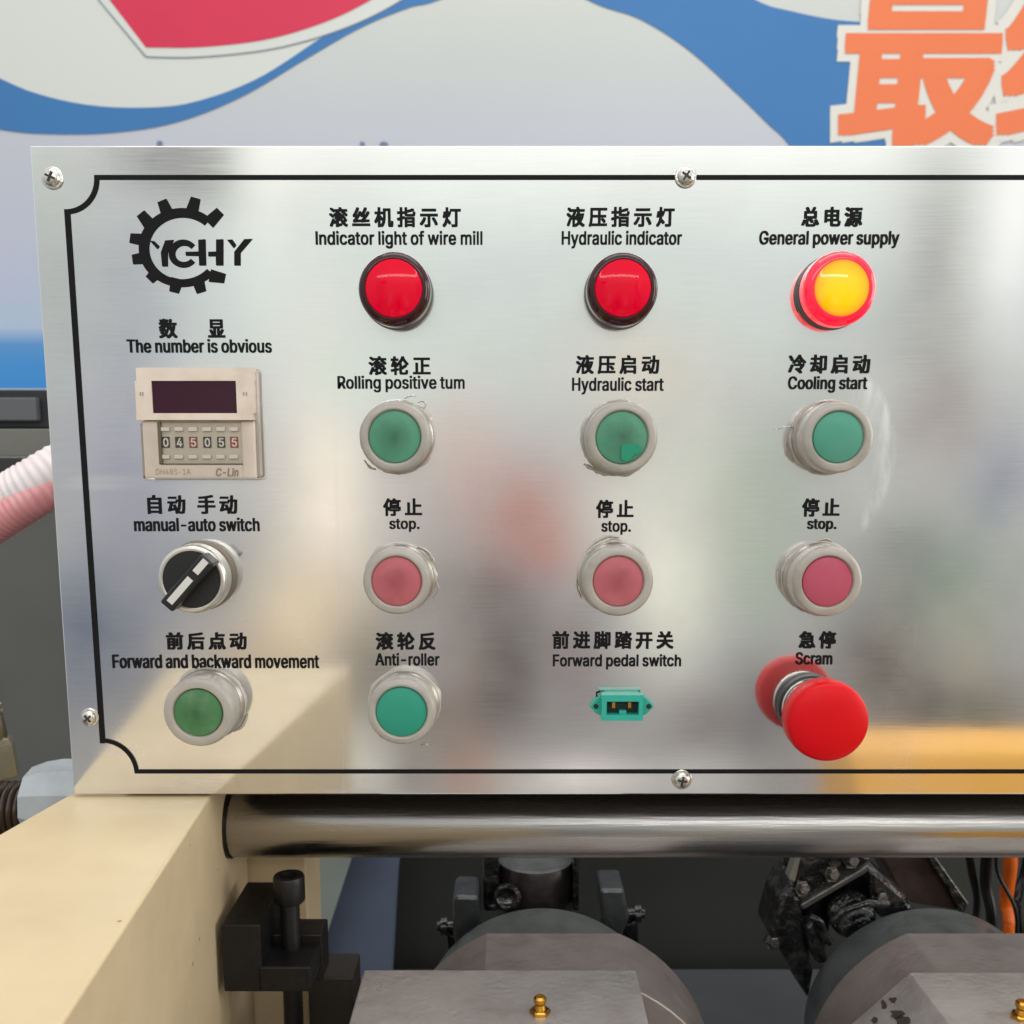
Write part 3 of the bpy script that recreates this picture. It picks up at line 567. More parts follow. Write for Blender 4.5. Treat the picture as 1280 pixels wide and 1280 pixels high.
# indicator lights
def indicator(u, v, ro, u2, v2, ri, lit=False):
    h = .0125
    c = P(u, v, -h*.8); r = M(u, v, -h*.8, ro); b = Vector((c.x, 0, c.z)); i = M(u2, v2, -h, ri)
    bm = lathe(NB(), [(r*.99, .0001), (r*1.02, .0012), (r*1.0, .0026), (r*.93, .0028), (r*.93, .0040), (r, .0042), (r, .0086)] + rounded(r, .0088, i*1.04, h, 7) + [(i, h)], b, seg=72)
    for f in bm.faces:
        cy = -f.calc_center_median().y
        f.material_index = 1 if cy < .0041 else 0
    rim = obj('indicator_light', bm, [LITRIM if lit else RIM, GASKET_AND_SHADE], panel, origin=b)
    bm = lathe(NB(), [(i*.998, h-.0004), (i*.97, h+.0001), (i*.94, h+.00016)] + [(i*q, h+.00016+.00135*(1-(q/.94)**2)) for q in (.88, .8, .7, .6, .5, .4, .3, .2, .1)] + [(0, h+.00151)], b, seg=72)
    if lit:
        for f in bm.faces:
            q = f.calc_center_median()-b; f.material_index = 1 if math.hypot(q.x, q.z) > i*.95 else 0
    obj('lens', bm, [LITLENS, LITEDGE] if lit else REDLENS, rim, origin=b)
    rim['label'] = 'lit indicator lamp glowing amber inside a red rim' if lit else 'unlit round red indicator lamp with dark rim'
indicator(493, 361.5, 45.2, 490, 360, 36)
indicator(778, 361.5, 44.6, 778, 361, 35.5)
indicator(1050, 361, 45.6, 1053, 360.5, 34.5, True)

# push buttons under silicone boots
def sealant_ring(b, r, parent, seed, big=1.0):
    rnd = random.Random(seed); n = 64; bm = NB(); ins = []; mid = []; out = []
    ph = [rnd.uniform(0, 6.28) for _ in range(5)]
    for k in range(n):
        a = 2*math.pi*k/n
        w = (.0003+.0007*big*max(0, .35*math.sin(2*a+ph[0])+.4*math.sin(3*a+ph[1])+.35*math.sin(5*a+ph[2])+.3*math.sin(9*a+ph[3])))*1.2 + rnd.uniform(0, .0004)
        for lst, rr, hh in ((ins, r*.98, .0016), (mid, r+w*.45, .0011+rnd.uniform(0, .0004)), (out, r+w, .0001)):
            lst.append(bm.verts.new(b+Vector((rr*math.cos(a), -hh, rr*math.sin(a)))))
    for A, B in ((ins, mid), (mid, out)):
        for k in range(n): bm.faces.new((A[k], A[(k+1) % n], B[(k+1) % n], B[k]))
    obj('sealant', bm, SEALANT, parent, origin=b)
def push_button(u, v, rc, ro, m_, label, seed, h=.0135):
    c = P(u, v, -h); b = Vector((c.x, 0, c.z)); r = M(u, v, -h, rc); o_ = M(u, v, -h*.7, ro)
    prof = [(o_*1.03, .0001), (o_*1.05, .0014), (o_*1.03, .0030), (o_*.985, .0036), (o_*.985, .0044), (o_, .0050), (o_*1.0, h*.62)] \
        + [(o_*1.0, h*.80)] + rounded(o_*1.0, h*.82, o_*.90, h*.985, 5) + [(r*1.16, h*1.01), (r*1.07, h*1.005), (r*1.03, h*.97), (r*1.0, h*.91)]
    bm = lathe(NB(), prof, b, seg=72)
    rnd = random.Random(seed); ph = [rnd.uniform(0, 6) for _ in range(3)]
    for vt in bm.verts:
        d = vt.co-b; a = math.atan2(d.z, d.x); k = 1+.003*math.sin(2*a+ph[0])+.0012*math.sin(5*a+ph[1]); vt.co.x = b.x+d.x*k; vt.co.z = b.z+d.z*k
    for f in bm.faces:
        q = -f.calc_center_median().y; f.material_index = 2 if q < .0009 else 1 if q < .0040 else 0  # lowest band darkened to stand in for the contact shadow on the steel
    ring = obj('push_button', bm, [BOOT, BEZEL, GASKET_AND_SHADE], panel, origin=b); ring['label'] = label
    bm = lathe(NB(), [(r*1.02, h*.90), (r*.97, h*.965), (r*.75, h*1.0), (r*.4, h*1.015), (0, h*1.02)], b, seg=64)
    obj('button_cap', bm, m_, ring, origin=b)
    sealant_ring(b, o_*1.04, ring, seed)
    return ring
push_button(493, 546, 32.5, 44, GREEN, 'dull green push button under Rolling positive caption', 1)
pb2 = push_button(777.5, 547, 32.5, 45, GREEN, 'green push button with a rubbed bright spot under Hydraulic start', 2)
push_button(1048.5, 546.5, 31.8, 44.5, mat('pale_green_button', (70, 148, 124), .45, var=.05, dirt=(92, 140, 128), dscale=50, damt=.5), 'pale green push button under Cooling start', 3, .0155)
push_button(495.5, 727, 31.0, 42, ROSE, 'faded red stop button in the rolling column', 4)
push_button(773, 727, 31.5, 44, ROSE, 'faded red stop button in the hydraulic column', 5)
push_button(1035, 727.5, 31.5, 44, mat('pink_red_button', (176, 74, 96), .45, var=.06, dirt=(168, 44, 70), dscale=50, damt=.7), 'pinkish red stop button in the cooling column', 6, .0145)
push_button(247, 891.5, 30.5, 44, JGREEN, 'grimy green push button under Forward and backward movement', 7, .0165)
push_button(501.5, 890.5, 31.8, 42.5, TEALG, 'clean teal green push button under Anti-roller', 8, .0145)
# bare spot where the boot has worn through on the hydraulic start button
bm = NB(); c = P(787, 564, -.0142); pts = []
for k in range(18):
    a = 2*math.pi*k/18; rr = M(787, 564, 0, 12)*(1+.22*math.sin(3*a+1)+.15*math.sin(2*a))
    pts.append(bm.verts.new(c+Vector((rr*math.cos(a), 0, rr*.8*math.sin(a)))))
bm.faces.new(pts)
obj('worn_patch', bm, mat('bare_green', (20, 138, 104), .35), pb2, origin=c, smooth=0)

# hardened glue left on the steel round the buttons
def smear(parent, pts, w, seed):
    rnd = random.Random(seed); bm = NB(); ring = []
    path = spline([P(u, v, -.0006) for u, v in pts], 6); n = len(path); up_ = []; lo_ = []; tp = []
    for k, p in enumerate(path):
        d = path[min(k+1, n-1)]-path[max(k-1, 0)]; d.normalize(); nn = Vector((-d.z, 0, d.x)); t = k/(n-1)
        ww = M(640, 560, 0, w)*(math.sin(math.pi*(.08+.86*t))**.6)*rnd.uniform(.55, 1.2)
        up_.append(bm.verts.new(p+nn*ww)); lo_.append(bm.verts.new(p-nn*ww)); tp.append(bm.verts.new(p+Vector((0, -rnd.uniform(.0003, .0009), 0))))
    for k in range(n-1):
        bm.faces.new((up_[k], up_[k+1], tp[k+1], tp[k])); bm.faces.new((tp[k], tp[k+1], lo_[k+1], lo_[k]))
    for v in up_+lo_: v.co.y = -.00008
    obj('glue_smear', bm, SEALANT, parent, origin=P(*pts[0], 0), smooth=60)
BT = {o_['label']: o_ for o_ in panel.children if o_.name.startswith('push_button')}
def bt(word): return next(o_ for l, o_ in BT.items() if word in l)
for w_, pts, w, sd in (('Rolling', [(505, 498), (513, 494.5), (520, 495)], 1.0, 1), ('Rolling', [(522, 503), (528, 501), (532, 505), (530, 511)], 1.2, 2), ('Rolling', [(455, 575), (462, 584), (470, 587)], 1.6, 3),
                       ('Hydraulic start', [(730, 580), (741, 586), (756, 592), (772, 592)], 3.2, 4), ('Hydraulic start', [(728, 536), (727, 552), (731, 566)], 1.8, 5),
                       ('hydraulic column', [(731, 690), (744, 678), (760, 671), (776, 672)], 2.4, 6), ('hydraulic column', [(722, 715), (721, 733), (727, 748)], 1.8, 7),
                       ('Cooling', [(968, 537), (980, 534), (992, 533)], .9, 8), ('Cooling', [(982, 548), (983, 566), (992, 578)], 2.0, 9),
                       ('cooling column', [(972, 712), (974, 730), (984, 745)], 1.8, 10), ('cooling column', [(1008, 681), (1030, 674), (1040, 677)], 1.6, 11),
                       ('rolling column', [(545, 726), (548, 737), (541, 748)], 1.2, 12), ('rolling column', [(522, 683), (535, 690), (543, 702)], 2.2, 13),
                       ('Forward', [(309, 893), (304, 905), (296, 912), (288, 913)], 3.0, 14), ('Anti', [(526, 932), (531, 930), (535, 931)], .9, 15), ('Anti', [(470, 912), (474, 919), (481, 924)], 1.2, 16)):
    smear(bt(w_), pts, w, sd)

# selector switch
h = .014; c = P(239, 724.5, -h); b = Vector((c.x, 0, c.z)); r = M(239, 724, -h, 43.5); ri = M(238, 726, -h, 36)
bm = lathe(NB(), [(r*1.02, .0001), (r*1.04, .0016), (r*.97, .002), (r*.94, .0045), (r*.94, .0055), (r*1.0, .006), (r*1.0, h*.8)] + rounded(r, h*.82, ri*1.05, h, 6) + [(ri, h*.98), (ri, h*.9)], b, seg=72)
for f in bm.faces: f.material_index = 1 if -f.calc_center_median().y < .0052 else 0
sw = obj('selector_switch', bm, [mat('satin_chrome', (206, 203, 196), .3, .85, var=.04), mat('dull_brown_ring', (128, 116, 102), .4, .4)], panel, origin=b); sw['label'] = 'black two-position selector switch in a bright ring'
bm = lathe(NB(), [(ri*1.01, h*.92), (ri*.98, h*.97), (0, h*.985)], b, seg=64); obj('dial', bm, BLACKP, sw, origin=b)
hl = .0225
p0 = P(207, 759, -hl); p1 = P(259, 699, -hl); d = (p1-p0); L0 = d.length; ang = math.atan2(d.z, d.x); mid = (p0+p1)/2
RT = Matrix.Rotation(-ang, 3, 'Y'); w = M(238, 726, -hl, 20)
bm = NB(); box(bm, (mid.x, -(h*.9+hl)/2, mid.z), (L0, hl-h*.9, w), RT)
obj('lever', bm, BLACKP, sw, origin=mid, smooth=0, bevel=.0008)
bm = NB(); dn = d.normalized(); yy = -hl-.00025
for s0, s1 in ((.10, .60), (.72, .97)):
    q = p0+d*((s0+s1)/2); box(bm, (q.x, yy, q.z), (L0*(s1-s0), .0005, w*.44), RT)
obj('pointer_mark', bm, WHITEP, sw, origin=mid, smooth=0)

# emergency stop
hb = .0300; c = P(1038, 905, -hb); b = Vector((c.x, 0, c.z)); rh = M(1038, 905, -hb, 50.5)
bm = lathe(NB(), [(rh*.84, .0001), (rh*.86, .0012), (rh*.84, .0038), (rh*.79, .0042), (rh*.79, .0062), (rh*.77, .0066), (rh*.79, .0070), (rh*.79, .0105), (rh*.74, .0115), (rh*.66, .0120), (rh*.64, .018)], b, seg=72)
for f in bm.faces:
    cy = -f.calc_center_median().y; f.material_index = 1 if cy < .0041 else 0
es = obj('emergency_stop', bm, [CHROME, BLACKP], panel, origin=b); es['label'] = 'emergency stop with red mushroom head on a metal collar'
prof = [(rh*.60, .0155), (rh*.94, .0170), (rh*1.02, .0185), (rh*1.03, .0235)] + rounded(rh*1.03, .0240, rh*.93, hb-.0012, 5) + [(rh*.80, hb-.0004), (rh*.5, hb+.0004), (0, hb+.0007)]
bm = lathe(NB(), prof, b, seg=120)
for k, vt in enumerate(bm.verts):
    d = vt.co-b; hh = -d.y
    if .0180 < hh < .0237:
        a = math.atan2(d.z, d.x); kk = 1-.012*(math.sin(a*60) > 0); vt.co.x = b.x+d.x*kk; vt.co.z = b.z+d.z*kk
obj('mushroom_head', bm, ESTOP, es, origin=b)

# pedal socket
sk0 = P(778, 883, 0); fy = -.0045
def hexpts(us, y): return [P(u, v, y) for u, v in us]
bm = prism(NB(), hexpts([(737, 883), (745, 873), (757, 866), (798, 866), (809, 873), (818, 883), (809, 892), (800, 897), (757, 897), (745, 892)], -.0022), (0, .0021, 0))
so = obj('pedal_socket', bm, TEAL, panel, origin=sk0, smooth=0, bevel=.0004); so['label'] = 'teal two-pin pedal socket with screw ears'
bm = NB()                                        # raised shroud round the opening
for (u0, u1, v0, v1) in ((752, 804, 869, 877), (752, 804, 894, 901), (752, 758.5, 877, 894), (798.5, 804, 877, 894)): boxp(bm, u0, u1, v0, v1, -.007, -.0022)
obj('shroud', bm, TEAL, so, origin=sk0, smooth=0)
bm = NB(); boxp(bm, 757, 800, 876, 895, -.0024, -.0022); obj('opening', bm, DARKHOLE, so, origin=sk0, smooth=0)
for u in (767, 787):
    bm = NB(); boxp(bm, u-2, u+2, 878, 885, -.0055, -.0024); obj('pin', bm, GOLD, so, origin=P(u, 880, -.003), smooth=0)
bm = NB(); boxp(bm, 774, 783, 888, 894.5, -.0050, -.0024); obj('key_rib', bm, TEAL, so, origin=P(778, 890, -.003), smooth=0)
for u in (745, 811):
    bm = lathe(NB(), [(M(u, 883, 0, 3.2), .0021), (M(u, 883, 0, 3.2), .0024), (0, .0024)], Vector((P(u, 883, -.0023).x, 0, P(u, 883, -.0023).z)), seg=20)
    obj('ear_hole', bm, DARKHOLE, so, origin=P(u, 883, -.002))
bm = NB(); ribbon(bm, [P(746, 872, -.0005), P(746, 866, -.0005), P(750, 864.5, -.0005)], .0006); obj('scribed_mark', bm, INK, so, origin=sk0, smooth=0)

# preset counter
ct0 = P(250, 530, 0); fy = -.0072
bm = NB(); boxp(bm, 183, 313, 465, 596, -.0038, -.0001)
ct = obj('counter', bm, BEIGE, panel, origin=ct0, smooth=0, bevel=.0012); ct['label'] = 'beige preset counter with dark window and six digit wheels'
bm = NB()                                        # display head, a frame round the window
for (u0, u1, v0, v1) in ((170.5, 316, 459.5, 476), (170.5, 316, 516.5, 525), (170.5, 188.7, 476, 516.5), (296.3, 316, 476, 516.5)): boxp(bm, u0, u1, v0, v1, fy, -.0005)
bmesh.ops.remove_doubles(bm, verts=bm.verts, dist=1e-5)
obj('display_head', bm, BEIGE, ct, origin=ct0, smooth=0)
bm = NB(); boxp(bm, 188, 297, 475, 517, fy+.0008, -.0039); obj('display_window', bm, MAROON, ct, origin=ct0, smooth=0)
y2 = -.0056
bm = NB()
for (u0, u1, v0, v1) in ((181, 199, 526, 598), (303.5, 318, 526, 598), (199, 303.5, 580.5, 598)): boxp(bm, u0, u1, v0, v1, y2, -.0037)
obj('lower_frame', bm, BEIGE, ct, origin=ct0, smooth=0, bevel=.0006)
bm = NB(); boxp(bm, 198.5, 304, 526, 581, -.0046, -.0039); obj('wheel_panel', bm, WHEELF, ct, origin=ct0, smooth=0)
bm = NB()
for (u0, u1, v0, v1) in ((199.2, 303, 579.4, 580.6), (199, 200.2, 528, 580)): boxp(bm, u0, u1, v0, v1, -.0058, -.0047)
obj('groove_shade', bm, GROOVE_SHADE, ct, origin=ct0, smooth=0)  # raised dark strips, the shadow along the wheel panel put in as colour
DIG = '045055'
for k, u in enumerate((207, 224, 241.5, 259, 276.4, 292.7)):
    wb = NB(); boxp(wb, u-4.6, u+4.6, 546, 559.6, -.0049, -.0045)
    wl = obj('thumbwheel', wb, WELLR if k in (2, 5) else WELL, ct, origin=P(u, 553, -.0049), smooth=0)
    wb = NB(); letter(wb, DIG[k], u-2.9, u+3.4, 547.5, 558.4, -.00505, bold=(.4, .3)); obj('digit', wb, mat('digit_white', (215, 210, 196), .5), wl, origin=P(u, 553, -.0050), smooth=0)
    for vv in (536.5, 571):
        wb = NB(); boxp(wb, u-6.5, u+4.5, vv-2.6, vv+2.6, -.0056, -.0045)
        obj('wheel_button', wb, mat('wheel_button', (222, 214, 198), .4), ct, origin=P(u, vv, -.0050), smooth=0, bevel=.0003)
bm = NB(); letter(bm, 'C-Lin', 270, 298, 585, 595.5, y2-.0002, bold=(.4, .3), slant=.15); obj('maker_mark', bm, FAINT, ct, origin=ct0, smooth=0)
bm = NB(); letter(bm, 'DH48S-1A', 195, 238, 586, 593.5, y2-.0002); obj('type_print', bm, mat('fainter_print', (184, 166, 146), .5), ct, origin=ct0, smooth=0)
for u in (175.5, 178.5, 304.5, 308):
    bm = NB(); boxp(bm, u-.5, u+.6, 490, 494.5, fy-.0002, fy); obj('tick_mark', bm, FAINT, ct, origin=ct0, smooth=0)
bm = NB(); boxp(bm, 178, 321.5, 527, 600.5, -.0068, -.0002); 
for f in list(bm.faces):
    if f.normal.y > .5: bm.faces.remove(f)
obj('clear_cover', bm, CLEAR, ct, origin=ct0, smooth=0, bevel=.0012, bseg=3)
bm = NB(); boxp(bm, 316.5, 322.5, 462, 598, -.0034, -.0002); obj('side_clip', bm, mat('milky_clear', (224, 214, 202), .25, trans=.5, spec=.6), ct, origin=ct0, smooth=0, bevel=.0015, bseg=3)

# ------------------------------------------------------------------ machine frame: cream painted casting under the panel
ZT = P(262, 995, 0).z - .0005
A = PZ(262, 996, ZT); B = PZ(77, 1280, ZT); Cc = PZ(97, 987, ZT); Dd = PZ(0, 1042, ZT)
back = .075
dAB = (A-B).normalized(); dCD = (Cc-Dd).normalized()
Ab = A + dAB*(back/dAB.y); Bf = B - dAB*.09
Cb = Cc + dCD*((back-Cc.y)/dCD.y); Df = Dd - dCD*((Dd.y-Bf.y)/dCD.y)
frame = empty('machine_casting', (A.x, A.y, ZT)); tag(frame, 'cream painted machine casting under the left end of the steel panel', 'machine casting')
bm = prism(NB(), [Ab, Bf, Df, Cb], (0, 0, -.30))
obj('block', bm, CREAM, frame, smooth=0, bevel=.0012, bseg=3)
# back flange of the casting, facing the viewer
ys = Ab.y
f0 = P(345, 1000, ys); f1 = P(380, 1000, ys+.004)
bm = NB(); box(bm, ((Ab.x-.03+f1.x)/2, ys+.022, ZT-.153), (f1.x-Ab.x+.03, .036, .30))
obj('rear_flange', bm, CREAM, frame, smooth=0, bevel=.001)

# ------------------------------------------------------------------ guide rod
yr = .036
c = P(640, 1029.5, yr); rr = (P(640, 990, yr)-P(640, 1069, yr)).length/2
xl = P(291, 1033, yr).x
bm = lathe(NB(), [(0, 0), (rr*.96, 0), (rr, .0008), (rr, .55), (0, .55)], (xl, yr, c.z), (1, 0, 0), seg=72)
gr = obj('guide_rod', bm, RODM, None, origin=(xl, yr, c.z)); bm = lathe(NB(), [(rr*.9, -.004), (rr*1.035, -.004), (rr*1.035, .0006), (rr*.9, .0006)], (xl, yr, c.z), (1, 0, 0), seg=72); obj('end_ring', bm, BLACKM, gr)
bm = lathe(NB(), [(0, -.03), (rr*.82, -.03), (rr*.82, -.003), (0, -.003)], (xl, yr, c.z), (1, 0, 0), seg=48); obj('spigot', bm, BLACKM, gr)
tag(gr, 'thick polished steel rod running along under the control panel', 'rod')

# ------------------------------------------------------------------ black stop bracket with its bolt
yb = .004
stop = empty('stop_bracket', P(330, 1240, yb)); tag(stop, 'black steel stop bracket with a socket head bolt on the cream frame', 'bracket')
bm = NB()
boxp(bm, 280, 325, 1156, 1240, yb-.006, yb+.038)
boxp(bm, 323, 388, 1209, 1240, yb-.006, yb+.030)
obj('bracket_body', bm, BLACKM, stop, smooth=0, bevel=.0007)
bm = NB(); boxp(bm, 322, 402, 1168, 1226, yb+.016, yb+.032); obj('back_lug', bm, BLACKM, stop, smooth=0, bevel=.0007)
yb2 = yb+.012
cb = P(366, 1240, yb2); zt = P(366, 1094, yb2).z; zh = P(366, 1126, yb2).z; rb = M(366, 1110, yb2, 19.5); rs = M(366, 1150, yb2, 12.5)
prof = [(0, -.06), (rs, -.06)]
nz = 46; h0 = -.06; h1 = zh-cb.z
for k in range(nz): prof += [(rs, h0+(h1-h0)*k/nz), (rs*.93, h0+(h1-h0)*(k+.5)/nz)]
prof += [(rs, h1), (rb*.93, h1), (rb, h1+.0008), (rb, zt-cb.z-.001), (rb*.93, zt-cb.z), (rb*.55, zt-cb.z), (rb*.5, zt-cb.z-.006), (0, zt-cb.z-.0065)]
bm = lathe(NB(), prof, cb, (0, 0, 1), seg=36); obj('bolt', bm, BLACKM, stop, origin=cb)
bm = NB(); boxp(bm, 388, 441, 1222, 1330, yb+.05, yb+.075); obj('lower_lug', bm, mat('brown_black_steel', (48, 42, 38), .5, var=.15), stop, smooth=0, bevel=.001)

# ------------------------------------------------------------------ spindle heads
def round_with_flat(cx, cz, apo, y, half=24):
    r = apo/math.cos(R(half)); angs = [90-half-5*k for k in range(int((360-2*half)/5)+1)]
    if abs((90+half-360)-angs[-1]) > .5: angs.append(90+half-360)
    return [Vector((cx+r*math.cos(R(a)), y, cz+r*math.sin(R(a)))) for a in angs]
ZA = P(676, 1330, .09).z
def grease_nipple(u, v, parent, y):
    base = P(u, v, y); g = []
    k = 1.45
    bm = lathe(NB(), [(r*k, h*k) for r, h in ((0, -.003), (.0031, -.003), (.0031, .0022), (.0026, .0026))], base, (0, 0, 1), seg=6)
    lathe(bm, [(r*k, h*k) for r, h in ((.0019, .0024), (.0014, .0040), (.0019, .0050), (.0019, .0060), (.0013, .0066), (0, .0066))], base, (0, 0, 1), seg=20)
    return obj('grease_nipple', bm, GOLD, parent, origin=base)
def spindle(dx, label):
    cf = P(690, 1336, .09)+Vector((dx, 0, 0)); ch = P(677, 1273, .135)+Vector((dx, 0, 0))
    t = empty('spindle_head', cf); tag(t, label, 'spindle head', 'spindle heads under the rod')
    rf = M(690, 1336, .09, 179); rc = M(677, 1273, .135, 148)
    bm = lathe(NB(), [(rc*.5, 0), (rc*.97, 0), (rc, -.002), (rc, -.055)], ch, (0, 1, 0), seg=96)
    obj('housing', bm, CASTD, t)
    flat = P(676, 1166, .09).z - cf.z
    bm = prism(NB(), round_with_flat(cf.x, cf.z, flat, .035), (0, .055, 0)); obj('flange', bm, CASTF, t, smooth=15, bevel=.0008, bseg=2)
    return t
t1 = spindle(0, 'grey spindle head with a rectangular bearing block below the middle of the panel')
yk = .030
a = P(455, 1212, yk); b = P(795, 1212, yk)
bm = prism(NB(), [a, b, b+Vector((0, 0, -.10)), a+Vector((0, 0, -.10))], (0, -.16, 0)); obj('bearing_block', bm, CAST, t1, smooth=0, bevel=.0008)
n1 = PZ(675, 1266, a.z); grease_nipple(675, 1271, t1, n1.y)
t2 = spindle(.2195, 'grey spindle head with a chamfered bearing block at the lower right')
a = P(1137, 1215, yk); b = P(1440, 1215, yk); l = a+Vector((-.045, 0, -.045))
bm = prism(NB(), [a, b, b+Vector((0, 0, -.10)), Vector((l.x, l.y, b.z-.10)), l], (0, -.16, 0)); obj('bearing_block', bm, CAST, t2, smooth=0, bevel=.0008)
n1 = PZ(1276, 1272, a.z); grease_nipple(1276, 1277, t2, n1.y)
def PC(u, v):                                    # sight line meets the chamfer plane
    d = ray(u, v); k = ((a.x-CAM.x)-(a.z-CAM.z))/(d.x-d.z); return CAM+d*k+Vector((-.0002, 0, .0002))
rnd = random.Random(11)
for cu, cv, ru, rv in ((1119, 1256, 4, 6), (1131, 1250, 5, 4), (1136, 1268, 9, 7), (1144, 1277, 12, 8), (1108, 1276, 5, 4)):
    bm = NB(); bm.faces.new([bm.verts.new(PC(cu-14+ru*rnd.uniform(.6, 1.2)*math.cos(q*.524), cv+rv*rnd.uniform(.6, 1.2)*math.sin(q*.524))) for q in range(12)])
    obj('oil_stain', bm, mat('black_oil', (66, 61, 57), .4), t2, smooth=0)

# universal joint behind the middle head
uj = empty('universal_joint', P(665, 1120, .17)); tag(uj, 'black universal joint upright behind the middle spindle head', 'universal joint')
y0 = .16
bm = NB(); cc = P(669, 1100, y0+.03); r0 = M(669, 1090, y0+.03, 47)
zt0 = P(669, 1093, y0+.03-r0).z-cc.z
lathe(bm, [(0, -.03), (r0, -.03), (r0, zt0-.0012), (r0*.97, zt0)], cc, (0, 0, 1), seg=56)
yb0 = obj('yoke_boss', bm, mat('worn_black_casting', (48, 42, 42), .35, .3, var=.3, vscale=50, bump=.4, bscale=140), uj, origin=cc)
bm = lathe(NB(), [(r0*.97, zt0), (r0*.86, zt0+.0003), (r0*.82, zt0-.0015), (0, zt0-.0018)], cc, (0, 0, 1), seg=56)
obj('end_cap', bm, mat('worn_rim', (150, 152, 152), .3, .7, var=.2, vscale=120, bump=.4, bscale=200), yb0, origin=cc)
bm = NB(); boxp(bm, 604, 624, 1040, 1140, y0+.01, y0+.05); obj('yoke_arm', bm, GREASE, uj, smooth=0, bevel=.002)
bm = NB(); boxp(bm, 716, 725, 1040, 1140, y0+.01, y0+.05); obj('yoke_arm', bm, GREASE, uj, smooth=0, bevel=.002)
for pts, ub, vb in (([(566, 1126), (570, 1120), (598, 1121), (601, 1150), (592, 1168), (640, 1240), (612, 1300), (572, 1200), (566, 1170)], 559, 1158),
                    ([(750, 1112), (780, 1112), (787, 1148), (778, 1170), (800, 1230), (770, 1300), (735, 1230), (762, 1160), (752, 1146)], 793, 1142)):
    sg = -1 if ub < 660 else 1
    bm = prism(NB(), [P(u, v, y0-.012) for u, v in pts], (0, .03, 0)); lg = obj('lug', bm, mat('dark_lug', (74, 76, 78), .3, .3, var=.25, vscale=90, bump=.6, bscale=160, coat=.3), uj, smooth=0, bevel=.002)
    pb = P(ub, vb, y0-.004)
    bm = lathe(NB(), [(0, -.008), (.0035, -.008), (.0035, .0), (.0058, 0), (.0058, .0035), (.0035, .0035), (.003, .006), (0, .006)], pb, (sg, 0, 0), seg=14)
    obj('bolt', bm, GREASE, lg, origin=pb)
    us = [(558, 1166), (572, 1172), (584, 1210), (582, 1250), (562, 1250)] if sg < 0 else [(778, 1158), (797, 1150), (800, 1200), (806, 1230), (790, 1230), (776, 1180)]
    bm = prism(NB(), [P(u, v, y0-.008) for u, v in us], (0, .014, 0)); obj('clip', bm, GREASE, lg, smooth=0, bevel=.001)
pg = P(634, 1122, y0-.002)
bm = lathe(NB(), [(0, -.004), (.008, -.004), (.008, .001), (.006, .002), (.004, 0.0005), (0, .0005)], pg, (0, -1, .2), seg=30); obj('bearing_cup', bm, GREASE, uj, origin=pg)

# greasy joint behind the right head, turned
uk = empty('universal_joint', P(1060, 1150, .15)); tag(uk, 'tilted greasy black universal joint with hex bolts behind the right spindle head', 'universal joint')
y0 = .145
def poly(bm, us, y, dy): return prism(bm, [P(u, v, y) for u, v in us], (0, dy, 0))
bm = poly(NB(), [(992, 1122), (1000, 1068), (1055, 1060), (1090, 1072), (1084, 1084), (1005, 1130)], y0, .03); lp = obj('end_plate', bm, GREASE, uk, smooth=0, bevel=.002)
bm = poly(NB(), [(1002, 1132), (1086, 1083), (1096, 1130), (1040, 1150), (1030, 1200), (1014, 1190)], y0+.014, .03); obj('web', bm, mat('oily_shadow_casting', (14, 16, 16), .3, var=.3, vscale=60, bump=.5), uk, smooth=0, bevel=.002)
bm = poly(NB(), [(968, 1150), (975, 1125), (992, 1096), (1002, 1130), (1010, 1180), (1018, 1215), (1012, 1252), (990, 1218), (972, 1185), (962, 1172)], y0-.004, .034); obj('flank', bm, GREASE, uk, smooth=0, bevel=.003)
bm = poly(NB(), [(1084, 1084), (1098, 1090), (1135, 1122), (1150, 1150), (1100, 1150), (1088, 1112)], y0-.004, .03); obj('rib', bm, GREASE, uk, smooth=0, bevel=.003)
bm = poly(NB(), [(1098, 1068), (1160, 1066), (1196, 1128), (1200, 1140), (1130, 1128)], y0+.03, .03); obj('yoke', bm, mat('reddish_greasy_casting', (76, 60, 56), .3, .2, var=.25, vscale=60, bump=.4, bscale=140, coat=.3), uk, smooth=0, bevel=.002)
bm = poly(NB(), [(1156, 1068), (1168, 1068), (1212, 1130), (1204, 1146), (1196, 1130)], y0+.024, .03); obj('clip', bm, GREASE, uk, smooth=0, bevel=.001)
bm = tube(NB(), [P(1040, 1152, y0-.006), P(1055, 1138, y0-.008), P(1085, 1128, y0-.008), P(1110, 1130, y0-.006)], .0022); obj('oil_pipe', bm, GREASE, uk)
bm = tube(NB(), spline([P(1012, 1146, y0-.01), P(1024, 1152, y0-.011), P(1030, 1168, y0-.011), P(1038, 1178, y0-.01)], 6), .0024); obj('oil_pipe', bm, GREASE, uk)
bm = poly(NB(), [(1000, 1131), (1086, 1081), (1090, 1087), (1004, 1138)], y0-.004, .02); obj('flange_lip', bm, mat('worn_edge_casting', (104, 102, 98), .28, .5, bump=.6, bscale=200), uk, smooth=0, bevel=.001)
bm = lathe(NB(), [(0, 0), (.0125, 0), (.0135, .0015), (.0135, .012), (.011, .014), (0, .014)], P(1062, 1140, y0+.012), (-.25, -1, .35), seg=40); obj('bearing_cap', bm, GREASE, uk)
bm = poly(NB(), [(1006, 1160), (1016, 1152), (1030, 1176), (1036, 1204), (1022, 1206), (1012, 1188)], y0-.008, .012); obj('bracket_ear', bm, GREASE, uk, smooth=0, bevel=.002)
bm = poly(NB(), [(986, 1100), (996, 1070), (1002, 1070), (994, 1104)], y0-.002, .01); obj('edge_strip', bm, mat('pale_worn_edge', (150, 148, 136), .35, .4), uk, smooth=0, bevel=.001)
